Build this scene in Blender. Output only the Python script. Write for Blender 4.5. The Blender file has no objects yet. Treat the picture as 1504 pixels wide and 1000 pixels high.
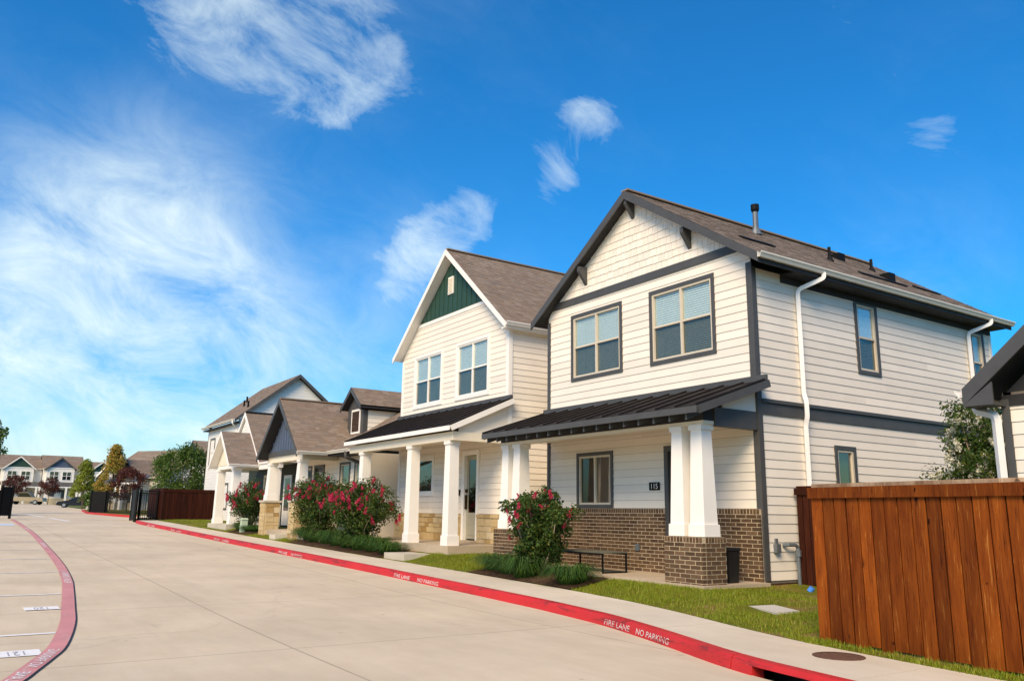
import bpy, math, random
import numpy as np
from mathutils import Vector, Matrix
random.seed(7); RNG = np.random.default_rng(7)
SC = bpy.context.scene; COL = SC.collection
# ------------------------------------------------------------------ camera
F_PX, PITCH, YAW, ROLL = 1192., 0.21006, 0.58871, 0.01388
_F = Vector((-math.cos(YAW), math.sin(YAW), 0)); _R = Vector((math.sin(YAW), math.cos(YAW), 0)); _U = Vector((0, 0, 1))
_Fp = _F*math.cos(PITCH)+_U*math.sin(PITCH); _Up = _U*math.cos(PITCH)-_F*math.sin(PITCH)
_R2 = _R*math.cos(ROLL)+_Up*math.sin(ROLL); _U2 = _Up*math.cos(ROLL)-_R*math.sin(ROLL)
cam = bpy.data.cameras.new('camera'); cam.sensor_width = 36; cam.lens = 36*F_PX/1504; cam.clip_end = 3000; cam.clip_start = .05
camo = bpy.data.objects.new('camera', cam); COL.objects.link(camo)
camo.matrix_world = Matrix(((_R2.x, _U2.x, -_Fp.x, 0), (_R2.y, _U2.y, -_Fp.y, 0), (_R2.z, _U2.z, -_Fp.z, 1.6), (0, 0, 0, 1)))
SC.camera = camo
# ------------------------------------------------------------------ light, sky, exposure
SUN_DIR = Vector((0.42, -0.62, 0.64)).normalized()
sun = bpy.data.lights.new('sun', 'SUN'); sun.energy = 1.5; sun.angle = math.radians(30); sun.color = (1, .83, .59)
suno = bpy.data.objects.new('sun', sun); COL.objects.link(suno); suno.rotation_euler = SUN_DIR.to_track_quat('Z', 'Y').to_euler()
suno.location = (0, -20, 40)
SC.view_settings.view_transform = 'Standard'; SC.view_settings.look = 'None'; SC.view_settings.gamma = 1; SC.view_settings.exposure = 1.52
SC.view_settings.use_white_balance = True; SC.view_settings.white_balance_temperature = 7700; SC.view_settings.white_balance_tint = 15
SC.cycles.max_bounces = 8; SC.cycles.transparent_max_bounces = 24; SC.cycles.diffuse_bounces = 4

def build_world():
    w = bpy.data.worlds.new('World'); SC.world = w; w.use_nodes = True
    nt = w.node_tree; N = nt.nodes; L = nt.links
    for n in list(N): N.remove(n)
    out = N.new('ShaderNodeOutputWorld'); bg = N.new('ShaderNodeBackground'); L.new(bg.outputs[0], out.inputs[0])
    sky = N.new('ShaderNodeTexSky'); sky.sky_type = 'NISHITA'; sky.sun_disc = False
    sky.sun_elevation = math.asin(SUN_DIR.z); sky.sun_rotation = math.atan2(SUN_DIR.x, SUN_DIR.y)
    sky.air_density = 1.0; sky.dust_density = 1.6; sky.ozone_density = 2.0; sky.altitude = 100
    tc = N.new('ShaderNodeTexCoord')
    def math_(op, a, b=None, c=None, clamp=False):
        n = N.new('ShaderNodeMath'); n.operation = op; n.use_clamp = clamp
        for i, v in enumerate((a, b, c)):
            if v is None: continue
            if isinstance(v, (int, float)): n.inputs[i].default_value = v
            else: L.new(v, n.inputs[i])
        return n.outputs[0]
    hsv = N.new('ShaderNodeHueSaturation'); hsv.inputs['Saturation'].default_value = SKY_SAT; hsv.inputs['Hue'].default_value = SKY_HUE
    L.new(sky.outputs[0], hsv.inputs['Color'])
    mul = N.new('ShaderNodeMix'); mul.data_type = 'RGBA'; mul.blend_type = 'MULTIPLY'; mul.inputs[0].default_value = 1
    L.new(hsv.outputs[0], mul.inputs[6]); mul.inputs[7].default_value = SKY_TINT
    # broken cirrus: fractal noise streaked along one heading, thick only inside a few banks
    cmb = N.new('ShaderNodeCombineXYZ')
    for k, (ax, sc) in enumerate((((_R2*.90-_U2*.44), .72), ((_R2*.44+_U2*.90), 1.3), (_Fp, 1.1))):
        dp = N.new('ShaderNodeVectorMath'); dp.operation = 'DOT_PRODUCT'; L.new(tc.outputs['Generated'], dp.inputs[0]); dp.inputs[1].default_value = ax*sc; L.new(dp.outputs['Value'], cmb.inputs[k])
    mp = cmb
    n1 = N.new('ShaderNodeTexNoise'); n1.inputs['Scale'].default_value = 10.5; n1.inputs['Detail'].default_value = 12; n1.inputs['Roughness'].default_value = .66; n1.inputs['Distortion'].default_value = .5
    L.new(mp.outputs[0], n1.inputs['Vector'])
    n2 = N.new('ShaderNodeTexNoise'); n2.inputs['Scale'].default_value = 2.2; n2.inputs['Detail'].default_value = 6; n2.inputs['Roughness'].default_value = .6
    L.new(mp.outputs[0], n2.inputs['Vector'])
    tot = soft = None
    for (dx, dy, dz, rad, amp, kind) in CLOUDS:
        dn = N.new('ShaderNodeVectorMath'); dn.operation = 'DISTANCE'; L.new(tc.outputs['Generated'], dn.inputs[0]); dn.inputs[1].default_value = (dx, dy, dz)
        q = math_('DIVIDE', dn.outputs['Value'], rad); q = math_('MULTIPLY', q, q); q = math_('MULTIPLY', q, -1.); q = math_('EXPONENT', q); q = math_('MULTIPLY', q, amp)
        if kind == 's': soft = q if soft is None else math_('ADD', soft, q)
        else: tot = q if tot is None else math_('ADD', tot, q)
    base = math_('MULTIPLY', math_('SUBTRACT', n2.outputs[0], .46), .45, clamp=True)
    msk = math_('MINIMUM', tot, 1.1)
    a = math_('MULTIPLY', math_('ADD', math_('MULTIPLY_ADD', msk, .34, -.77), n1.outputs[0]), 2.5, clamp=True)
    thin = math_('MULTIPLY', math_('MULTIPLY_ADD', n1.outputs[0], 1.6, -.6), base, clamp=True)
    dens = math_('ADD', math_('MULTIPLY', a, .68), thin, clamp=True)
    sm = math_('ADD', math_('MULTIPLY_ADD', n2.outputs[0], 1.1, -.22), math_('MULTIPLY_ADD', n1.outputs[0], 1.15, -.6))
    sd = math_('MULTIPLY', math_('MAXIMUM', sm, 0.0), math_('MINIMUM', soft, 1.5), clamp=True)
    dens = math_('MINIMUM', math_('ADD', dens, math_('MULTIPLY', sd, math_('SUBTRACT', 1., dens))), .96)
    mix = N.new('ShaderNodeMix'); mix.data_type = 'RGBA'; L.new(dens, mix.inputs[0]); L.new(mul.outputs[2], mix.inputs[6]); mix.inputs[7].default_value = CLOUD_COL
    L.new(mix.outputs[2], bg.inputs[0]); bg.inputs[1].default_value = SKY_STRENGTH
SKY_SAT, SKY_HUE, SKY_TINT, SKY_STRENGTH, CLOUD_COL = 2.1, .486, (.45, .83, 1.13, 1), .070, (4.2, 5.6, 6.3, 1)
def _dir(x, y):
    d = _R2*(x-752)+_Fp*F_PX+_U2*(500-y); d.normalize(); return d
# where the photograph's cloud banks hang in the sky (heading of each bank, angular size, thickness)
CLOUDS = []
for (x, y, r, a, k) in ((290, 10, .06, .8, 'w'), (380, 30, .07, 1.0, 'w'), (460, 60, .065, 1.1, 'w'), (535, 75, .05, 1.0, 'w'), (480, 140, .035, .9, 'w'), (640, 125, .035, .6, 'w'), (866, 160, .036, 1.0, 'w'), (822, 262, .026, 1.0, 'w'), (790, 212, .022, .5, 'w'),
                     (650, 345, .04, .9, 'w'), (590, 400, .05, .9, 'w'), (690, 318, .035, .8, 'w'), (1370, 80, .07, .6, 'w'), (1380, 190, .04, .7, 'w'), (1330, 400, .07, .55, 'w'), (1160, 40, .05, .5, 'w'),
                     (190, 330, .10, .75, 's'), (260, 390, .09, .8, 's'), (330, 505, .085, .9, 's'), (90, 470, .12, .65, 's'), (60, 640, .20, 1.0, 's'), (250, 660, .17, .9, 's'), (600, 390, .06, .35, 's'), (430, 60, .09, .3, 's'), (60, 330, .07, .4, 's'), (620, 700, .2, .6, 's'), (1320, 430, .10, .2, 's')):
    d = _dir(x, y); CLOUDS.append((d.x, d.y, d.z, r*(1.22 if k == 'w' else 1), a, k))
build_world()

# ------------------------------------------------------------------ materials
MATS = {}
def new_mat(name):
    m = bpy.data.materials.new(name); m.use_nodes = True; MATS[name] = m
    return m, m.node_tree, m.node_tree.nodes['Principled BSDF']
def mixcol(nt, fac, a, b, blend='MIX'):
    n = nt.nodes.new('ShaderNodeMix'); n.data_type = 'RGBA'; n.blend_type = blend
    for i, v in ((0, fac), (6, a), (7, b)):
        if isinstance(v, (int, float)): n.inputs[i].default_value = v
        elif isinstance(v, tuple): n.inputs[i].default_value = v if len(v) == 4 else (*v, 1)
        else: nt.links.new(v, n.inputs[i])
    return n.outputs[2]
def noise(nt, scale, detail=4, rough=.55, vec=None, stretch=None, coord='Object', dist=0):
    t = nt.nodes.new('ShaderNodeTexCoord'); v = t.outputs['Object' if coord == 'World' else coord]
    if coord == 'World':
        v = nt.nodes.new('ShaderNodeNewGeometry').outputs['Position']
    if stretch:
        mp = nt.nodes.new('ShaderNodeMapping'); mp.inputs['Scale'].default_value = stretch; nt.links.new(v, mp.inputs[0]); v = mp.outputs[0]
    n = nt.nodes.new('ShaderNodeTexNoise'); n.inputs['Scale'].default_value = scale; n.inputs['Detail'].default_value = detail; n.inputs['Roughness'].default_value = rough; n.inputs['Distortion'].default_value = dist
    nt.links.new(v, n.inputs['Vector']); return n.outputs[0]
def ramp(nt, fac, stops):
    r = nt.nodes.new('ShaderNodeValToRGB'); nt.links.new(fac, r.inputs[0])
    e = r.color_ramp.elements
    while len(e) < len(stops): e.new(.5)
    for k, (p, c) in enumerate(stops): e[k].position = p; e[k].color = (*c, 1) if len(c) == 3 else c
    return r.outputs[0]
def bump(nt, bs, h, strength=.3, dist=.01):
    b = nt.nodes.new('ShaderNodeBump'); b.inputs['Strength'].default_value = strength; b.inputs['Distance'].default_value = dist
    nt.links.new(h, b.inputs['Height']); nt.links.new(b.outputs[0], bs.inputs['Normal'])
def simple(name, col, rough=.55, var=.12, nscale=3., spec=.4, bumps=.0, bscale=60, metal=0, rand=None, coord='World'):
    """plain paint or mineral surface: base colour broken by noise, optional per-piece tone"""
    m, nt, bs = new_mat(name)
    n = noise(nt, nscale, 5, .6, coord=coord)
    lo = tuple(c*(1-var) for c in col); hi = tuple(min(1, c*(1+var)) for c in col)
    c = ramp(nt, n, ((.3, lo), (.7, hi)))
    if rand:
        src = nt.nodes.new('ShaderNodeObjectInfo').outputs['Random'] if rand == 'object' else nt.nodes.new('ShaderNodeNewGeometry').outputs['Random Per Island']
        v = nt.nodes.new('ShaderNodeMapRange'); v.inputs[3].default_value = .93; v.inputs[4].default_value = 1.05; nt.links.new(src, v.inputs[0])
        c = mixcol(nt, 1., c, v.outputs[0], 'MULTIPLY')
    nt.links.new(c, bs.inputs['Base Color']); bs.inputs['Roughness'].default_value = rough; bs.inputs['Specular IOR Level'].default_value = spec; bs.inputs['Metallic'].default_value = metal
    if bumps: bump(nt, bs, noise(nt, bscale, 4, coord=coord), bumps, .004)
    return m
def pieces(name, cols, rough=.8, src='island', nscale=25, bumps=.5, dark=.75, spec=.25):
    """bricks, shingles, stones, leaves: one tone per piece drawn from a list, with grain"""
    m, nt, bs = new_mat(name)
    if src == 'island': r = nt.nodes.new('ShaderNodeNewGeometry').outputs['Random Per Island']
    else: r = nt.nodes.new('ShaderNodeObjectInfo').outputs['Random']
    c = ramp(nt, r, [(i/(len(cols)-1) if len(cols) > 1 else 0, c) for i, c in enumerate(cols)])
    n = noise(nt, nscale, 5, .65, coord='World')
    c = mixcol(nt, ramp(nt, n, ((.3, (0, 0, 0)), (.7, (1, 1, 1)))), mixcol(nt, 1., c, (dark, dark, dark), 'MULTIPLY'), c)
    nt.links.new(c, bs.inputs['Base Color']); bs.inputs['Roughness'].default_value = rough; bs.inputs['Specular IOR Level'].default_value = spec
    if bumps: bump(nt, bs, n, bumps, .004)
    return m
def lap_mat(name, col, exposure=.178):
    """far-off lap siding: courses too fine to pick apart at that distance, as relief"""
    m, nt, bs = new_mat(name)
    g = nt.nodes.new('ShaderNodeNewGeometry'); sx = nt.nodes.new('ShaderNodeSeparateXYZ'); nt.links.new(g.outputs['Position'], sx.inputs[0])
    d = nt.nodes.new('ShaderNodeMath'); d.operation = 'DIVIDE'; nt.links.new(sx.outputs[2], d.inputs[0]); d.inputs[1].default_value = exposure
    fr = nt.nodes.new('ShaderNodeMath'); fr.operation = 'FRACT'; nt.links.new(d.outputs[0], fr.inputs[0])
    n = noise(nt, 2, 4, coord='World'); bs.inputs['Roughness'].default_value = .6
    c = ramp(nt, n, ((.3, tuple(x*.94 for x in col)), (.7, col))); nt.links.new(c, bs.inputs['Base Color'])
    b = nt.nodes.new('ShaderNodeBump'); b.inputs['Strength'].default_value = 1; b.inputs['Distance'].default_value = .014; b.invert = True
    nt.links.new(fr.outputs[0], b.inputs['Height']); nt.links.new(b.outputs[0], bs.inputs['Normal'])
    return m
def wood(name, dark, mid, light):
    m, nt, bs = new_mat(name)
    oi = nt.nodes.new('ShaderNodeObjectInfo')
    tc = nt.nodes.new('ShaderNodeTexCoord'); ad = nt.nodes.new('ShaderNodeVectorMath'); ad.operation = 'MULTIPLY_ADD'
    nt.links.new(oi.outputs['Random'], ad.inputs[0]); ad.inputs[1].default_value = (37, 19, 53); nt.links.new(tc.outputs['Object'], ad.inputs[2])
    def nz(scale, st, det=5, dist=0):
        mp = nt.nodes.new('ShaderNodeMapping'); mp.inputs['Scale'].default_value = st; nt.links.new(ad.outputs[0], mp.inputs[0])
        n = nt.nodes.new('ShaderNodeTexNoise'); n.inputs['Scale'].default_value = scale; n.inputs['Detail'].default_value = det; n.inputs['Roughness'].default_value = .62; n.inputs['Distortion'].default_value = dist
        nt.links.new(mp.outputs[0], n.inputs['Vector']); return n.outputs[0]
    grain = nz(11, (5, 5, .22), 7, 1.1); broad = nz(2.2, (3, 3, .45), 3); knot = nz(3.6, (2.2, 2.2, 1.1), 2, .4)
    c = ramp(nt, grain, ((.28, dark), (.47, mid), (.60, mid), (.74, light)))
    c = mixcol(nt, ramp(nt, broad, ((.35, (0, 0, 0)), (.7, (1, 1, 1)))), mixcol(nt, 1., c, (.55, .46, .42), 'MULTIPLY'), c)
    c = mixcol(nt, ramp(nt, knot, ((.70, (0, 0, 0)), (.76, (1, 1, 1)))), c, tuple(x*.35 for x in dark))
    v = nt.nodes.new('ShaderNodeMapRange'); v.inputs[3].default_value = .68; v.inputs[4].default_value = 1.3; nt.links.new(oi.outputs['Random'], v.inputs[0])
    c = mixcol(nt, 1., c, v.outputs[0], 'MULTIPLY')
    nt.links.new(c, bs.inputs['Base Color']); bs.inputs['Roughness'].default_value = .7; bs.inputs['Specular IOR Level'].default_value = .12
    bump(nt, bs, grain, .5, .004); return m
def glass(name, tint, refl, rough=.02, through=.5):
    m = bpy.data.materials.new(name); m.use_nodes = True; MATS[name] = m; nt = m.node_tree; N = nt.nodes; L = nt.links
    N.remove(N['Principled BSDF']); out = N['Material Output']
    tr = N.new('ShaderNodeBsdfTransparent'); tr.inputs[0].default_value = (*tint, 1)
    gl = N.new('ShaderNodeBsdfGlossy'); gl.inputs['Roughness'].default_value = rough; gl.inputs[0].default_value = (1, .88, .84, 1)
    lw = N.new('ShaderNodeLayerWeight'); lw.inputs[0].default_value = .5; fr = N.new('ShaderNodeMath'); fr.operation = 'POWER'; L.new(lw.outputs['Facing'], fr.inputs[0]); fr.inputs[1].default_value = 3.5
    ma = N.new('ShaderNodeMath'); ma.operation = 'MULTIPLY_ADD'; L.new(fr.outputs[0], ma.inputs[0]); ma.inputs[1].default_value = .7; ma.inputs[2].default_value = refl; ma.use_clamp = True
    mx = N.new('ShaderNodeMixShader'); L.new(ma.outputs[0], mx.inputs[0]); L.new(tr.outputs[0], mx.inputs[1]); L.new(gl.outputs[0], mx.inputs[2]); L.new(mx.outputs[0], out.inputs[0])
    return m
def leafmat(name, cols, trans=.35):
    m, nt, bs = new_mat(name)
    r = nt.nodes.new('ShaderNodeNewGeometry').outputs['Random Per Island']
    c = ramp(nt, r, [(i/(len(cols)-1), c) for i, c in enumerate(cols)])
    nt.links.new(c, bs.inputs['Base Color']); bs.inputs['Roughness'].default_value = .5; bs.inputs['Specular IOR Level'].default_value = .3
    tl = nt.nodes.new('ShaderNodeBsdfTranslucent'); nt.links.new(c, tl.inputs[0]); mx = nt.nodes.new('ShaderNodeMixShader'); mx.inputs[0].default_value = trans
    nt.links.new(bs.outputs[0], mx.inputs[1]); nt.links.new(tl.outputs[0], mx.inputs[2]); nt.links.new(mx.outputs[0], nt.nodes['Material Output'].inputs[0])
    return m
simple('siding', (.82, .74, .625), .55, .03, 1.5, .35, .12, 90, rand='object')
simple('siding_far', (.82, .74, .625), .55, .03, 1.5, .35)
lap_mat('lap_white', (.80, .77, .70))
simple('wall_core', (.17, .14, .11), .8, .05)  # dark tone paints the shadow line under each siding board
simple('white_trim', (.84, .80, .73), .5, .03, 2, .4, .08, 70)
simple('cream_trim', (.78, .69, .53), .55, .03, 2, .4)
simple('slate_trim', (.070, .069, .066), .5, .12, 3, .4, .1, 70)
simple('dark_soffit', (.022, .021, .021), .7, .2, 3)
simple('green_panel', (.020, .062, .042), .55, .1, 3)
simple('blue_panel', (.075, .105, .16), .55, .1, 3)
simple('dark_green_siding', (.022, .034, .026), .6, .1, 3)
simple('tan_vinyl', (.60, .52, .40), .45, .04, 3)
simple('gutter_paint', (.70, .66, .56), .35, .05, 3, .5)
simple('downspout_paint', (.74, .73, .70), .35, .05, 3, .5)
simple('blind_slat', (.82, .84, .82), .5, .03, 3)
simple('dark_metal_roof', (.016, .013, .012), .6, .2, 2, .12)
simple('black_metal', (.007, .007, .007), .6, .2, 4, .15)
simple('grey_steel', (.16, .18, .19), .4, .15, 10, .5, metal=.4)
simple('black_plastic', (.012, .012, .012), .5, .2, 4)
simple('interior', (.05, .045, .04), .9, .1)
simple('curtain', (.55, .52, .46), .9, .1, 6)
simple('dark_curtain', (.07, .055, .045), .9, .1, 6)
simple('green_shade', (.09, .12, .035), .8, .1, 4)
simple('mortar', (.52, .41, .27), .9, .15, 20, .2, .4, 80)
simple('stone_mortar', (.60, .48, .32), .9, .15, 20, .2, .4, 80)
simple('bronze_top', (.13, .13, .10), .45, .15, 5, .5)
simple('iron_lid', (.13, .065, .04), .75, .35, 30, .3, .5, 60)
simple('green_plastic', (.42, .52, .36), .5, .08, 5)
simple('blue_plastic', (.05, .25, .75), .4, .05)
simple('white_paint', (.80, .79, .76), .7, .08, 12, .2, coord='World')
simple('pale_blue_paint', (.52, .60, .66), .7, .1, 12, .2)
simple('grey_paint', (.35, .36, .38), .7, .2, 40, .2)
simple('bark', (.17, .12, .085), .9, .3, 12, .2, .6, 40)
simple('pale_bark', (.30, .23, .17), .85, .3, 12, .2, .5, 40)
simple('door_olive', (.36, .33, .24), .5, .04)
simple('door_slate', (.09, .09, .085), .5, .08)
simple('brass', (.10, .06, .03), .35, .1, metal=.8)
simple('car_glass', (.010, .012, .014), .12, .1, 2, .4); simple('tyre', (.015, .015, .016), .8, .1); simple('rim', (.35, .36, .37), .35, .1, metal=.8)
simple('car_navy', (.008, .009, .013), .4, .1, 2, .3); simple('car_tan', (.30, .235, .14), .35, .05, 2, .4)
simple('lamp_red', (.4, .01, .01), .3, 0); simple('lamp_clear', (.7, .72, .72), .2, 0)
simple('flower_white', (.78, .76, .62), .7, .1, 20, .2)
pieces('shingles', ((.20, .146, .105), (.26, .195, .145), (.225, .162, .115), (.285, .22, .168), (.20, .158, .125), (.25, .175, .125)), .9, 'island', 45, .5, .84)
pieces('brick', ((.085, .046, .024), (.155, .088, .046), (.105, .060, .032), (.20, .12, .068), (.075, .042, .024), (.135, .080, .046)), .85, 'object', 35, .6, .65)
pieces('brick_many', ((.085, .046, .024), (.155, .088, .046), (.105, .060, .032), (.20, .12, .068), (.075, .042, .024), (.135, .080, .046)), .85, 'island', 35, .6, .65)
pieces('limestone', ((.52, .36, .17), (.64, .50, .28), (.42, .26, .10), (.60, .46, .25), (.54, .38, .19), (.68, .56, .36)), .85, 'object', 7, .8, .78)
pieces('mulch', ((.07, .035, .018), (.11, .06, .03), (.05, .028, .016)), .95, 'island', 14, .5, .7)
wood('fence_wood', (.060, .011, .002), (.26, .062, .007), (.62, .28, .065))
wood('fence_wood_dark', (.026, .006, .003), (.050, .012, .005), (.085, .022, .008))  # much darker tone of the fence wood
wood('fence_cap', (.30, .18, .10), (.52, .36, .23), (.66, .50, .36))
glass('pane', (.90, .955, .945), .08, .02); glass('pane_dark', (.62, .65, .62), .06, .03); glass('pane_far', (.22, .23, .23), .14, .05)
leafmat('leaf_crepe', ((.022, .055, .012), (.045, .10, .018), (.085, .15, .025), (.035, .075, .016), (.15, .16, .03)))
leafmat('leaf_tree', ((.028, .075, .014), (.065, .14, .02), (.13, .20, .028), (.045, .10, .018)))
leafmat('leaf_yellow', ((.16, .22, .025), (.27, .33, .045), (.34, .36, .05), (.11, .17, .025)))
leafmat('leaf_autumn', ((.46, .20, .045), (.28, .29, .045), (.55, .27, .06), (.22, .26, .04), (.42, .33, .07)))
leafmat('leaf_red', ((.09, .02, .016), (.15, .035, .026), (.05, .028, .014), (.20, .055, .035)))
leafmat('leaf_lily', ((.02, .065, .012), (.04, .105, .016), (.075, .15, .022), (.02, .06, .012)), .2)
leafmat('petal', ((.55, .018, .075), (.68, .04, .12), (.42, .012, .045), (.74, .10, .19), (.60, .02, .06)), .3)
leafmat('petal_white', ((.82, .80, .68), (.72, .70, .50), (.86, .84, .76)), .3)
leafmat('grass_blade', ((.16, .23, .012), (.24, .31, .018), (.30, .33, .025), (.13, .20, .010), (.40, .33, .06)), .3)

def concrete(name, col, joints=None, warm=(1, .96, .88), stain=.16):
    m, nt, bs = new_mat(name)
    big = noise(nt, .35, 5, .6, coord='World'); mid = noise(nt, 2.6, 6, .65, coord='World', stretch=(.35, 1, 1)); fine = noise(nt, 90, 3, .6, coord='World')
    c = ramp(nt, big, ((.3, tuple(x*(1-stain) for x in col)), (.7, tuple(x*(1+stain*.5) for x in col))))
    c = mixcol(nt, ramp(nt, mid, ((.35, (0, 0, 0)), (.65, (1, 1, 1)))), mixcol(nt, 1., c, (.93, .91, .88), 'MULTIPLY'), c)
    c = mixcol(nt, ramp(nt, fine, ((.25, (1, 1, 1)), (.45, (0, 0, 0)))), c, tuple(x*.82 for x in col))
    spots = noise(nt, 1.1, 3, .5, coord='World', stretch=(.6, 1.6, 1))
    c = mixcol(nt, ramp(nt, spots, ((.70, (0, 0, 0)), (.80, (.35, .35, .35)))), c, tuple(x*.5 for x in col))
    h = fine
    if joints:
        tr = noise(nt, 1.0, 6, .7, coord='World', stretch=(.10, 2.4, 1)); c = mixcol(nt, ramp(nt, tr, ((.52, (0, 0, 0)), (.72, (.32, .32, .32)))), c, tuple(x*.74 for x in col))
        dr_ = noise(nt, 3.2, 2, .4, coord='World'); c = mixcol(nt, ramp(nt, dr_, ((.74, (0, 0, 0)), (.79, (.5, .5, .5)))), c, tuple(x*.42 for x in col))
        vo = nt.nodes.new('ShaderNodeTexVoronoi'); vo.feature = 'DISTANCE_TO_EDGE'; vo.inputs['Scale'].default_value = .11; gg = nt.nodes.new('ShaderNodeNewGeometry'); va = nt.nodes.new('ShaderNodeVectorMath'); va.operation = 'MULTIPLY_ADD'
        wn = nt.nodes.new('ShaderNodeTexNoise'); wn.inputs['Scale'].default_value = 1.3; wn.inputs['Detail'].default_value = 6; nt.links.new(gg.outputs['Position'], wn.inputs['Vector']); nt.links.new(wn.outputs['Color'], va.inputs[0]); va.inputs[1].default_value = (1.2, 1.2, 0); nt.links.new(gg.outputs['Position'], va.inputs[2]); nt.links.new(va.outputs[0], vo.inputs['Vector'])
        c = mixcol(nt, ramp(nt, vo.outputs['Distance'], ((.0, (.16, .16, .16)), (.0012, (0, 0, 0)))), c, tuple(x*.35 for x in col))
        g = nt.nodes.new('ShaderNodeNewGeometry'); sx = nt.nodes.new('ShaderNodeSeparateXYZ'); nt.links.new(g.outputs['Position'], sx.inputs[0])
        def line(o, period, off):
            a = nt.nodes.new('ShaderNodeMath'); a.operation = 'ADD'; nt.links.new(o, a.inputs[0]); a.inputs[1].default_value = off
            p = nt.nodes.new('ShaderNodeMath'); p.operation = 'PINGPONG'; nt.links.new(a.outputs[0], p.inputs[0]); p.inputs[1].default_value = period/2
            l = nt.nodes.new('ShaderNodeMath'); l.operation = 'LESS_THAN'; nt.links.new(p.outputs[0], l.inputs[0]); l.inputs[1].default_value = .013; return l.outputs[0]
        l1 = line(sx.outputs[0], joints[0], joints[2]); l2 = line(sx.outputs[1], joints[1], joints[3])
        mx = nt.nodes.new('ShaderNodeMath'); mx.operation = 'MAXIMUM'; nt.links.new(l1, mx.inputs[0]); nt.links.new(l2, mx.inputs[1])
        f = nt.nodes.new('ShaderNodeMath'); f.operation = 'MULTIPLY'; nt.links.new(mx.outputs[0], f.inputs[0]); f.inputs[1].default_value = .55
        c = mixcol(nt, f.outputs[0], c, tuple(x*.35 for x in col))
    nt.links.new(c, bs.inputs['Base Color']); bs.inputs['Roughness'].default_value = .85; bs.inputs['Specular IOR Level'].default_value = .25
    bump(nt, bs, h, .25, .003); return m
concrete('road_concrete', (.65, .54, .385), (4.6, 3.9, .7, .35))
concrete('walk_concrete', (.68, .59, .445)); concrete('porch_concrete', (.52, .42, .30), None, stain=.25); concrete('step_concrete', (.58, .53, .43))
def kerb_paint(name, col, worn, base=(.5, .45, .37), amt=.62):
    m, nt, bs = new_mat(name)
    n = noise(nt, 3.2, 7, .72, coord='World', stretch=(.35, 1.5, 3.5)); n2 = noise(nt, 26, 4, .7, coord='World')
    c = ramp(nt, noise(nt, 1.3, 4, coord='World'), ((.3, tuple(x*.78 for x in col)), (.7, col)))
    c = mixcol(nt, ramp(nt, n, ((amt, (0, 0, 0)), (amt+.1, (.8, .8, .8)))), c, worn)
    c = mixcol(nt, ramp(nt, n2, ((.68, (0, 0, 0)), (.74, (.6, .6, .6)))), c, base)
    nt.links.new(c, bs.inputs['Base Color']); bs.inputs['Roughness'].default_value = .6; bump(nt, bs, n2, .3, .003); return m
kerb_paint('kerb_red', (.60, .020, .018), (.16, .018, .015), amt=.53)
kerb_paint('stencil', (.74, .70, .66), (.42, .04, .04), base=(.42, .05, .05), amt=.52)
kerb_paint('faded_red', (.68, .26, .235), (.56, .34, .30), amt=.55)
def lawn_mat():
    m, nt, bs = new_mat('lawn')
    a = noise(nt, .9, 5, .6, coord='World'); b = noise(nt, 30, 4, .7, coord='World')
    c = ramp(nt, a, ((.32, (.11, .14, .012)), (.5, (.18, .18, .02)), (.58, (.26, .19, .05)), (.66, (.26, .15, .07))))
    c = mixcol(nt, ramp(nt, b, ((.35, (0, 0, 0)), (.65, (1, 1, 1)))), mixcol(nt, 1., c, (.55, .55, .5), 'MULTIPLY'), c)
    nt.links.new(c, bs.inputs['Base Color']); bs.inputs['Roughness'].default_value = .95; bs.inputs['Specular IOR Level'].default_value = .1
    bump(nt, bs, b, .8, .02)
lawn_mat()
simple('far_ground', (.10, .12, .035), .95, .35, .12, .1, .3, 4)
simple('bare_soil', (.17, .085, .045), .95, .25, 3, .1, .7, 40)

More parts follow.
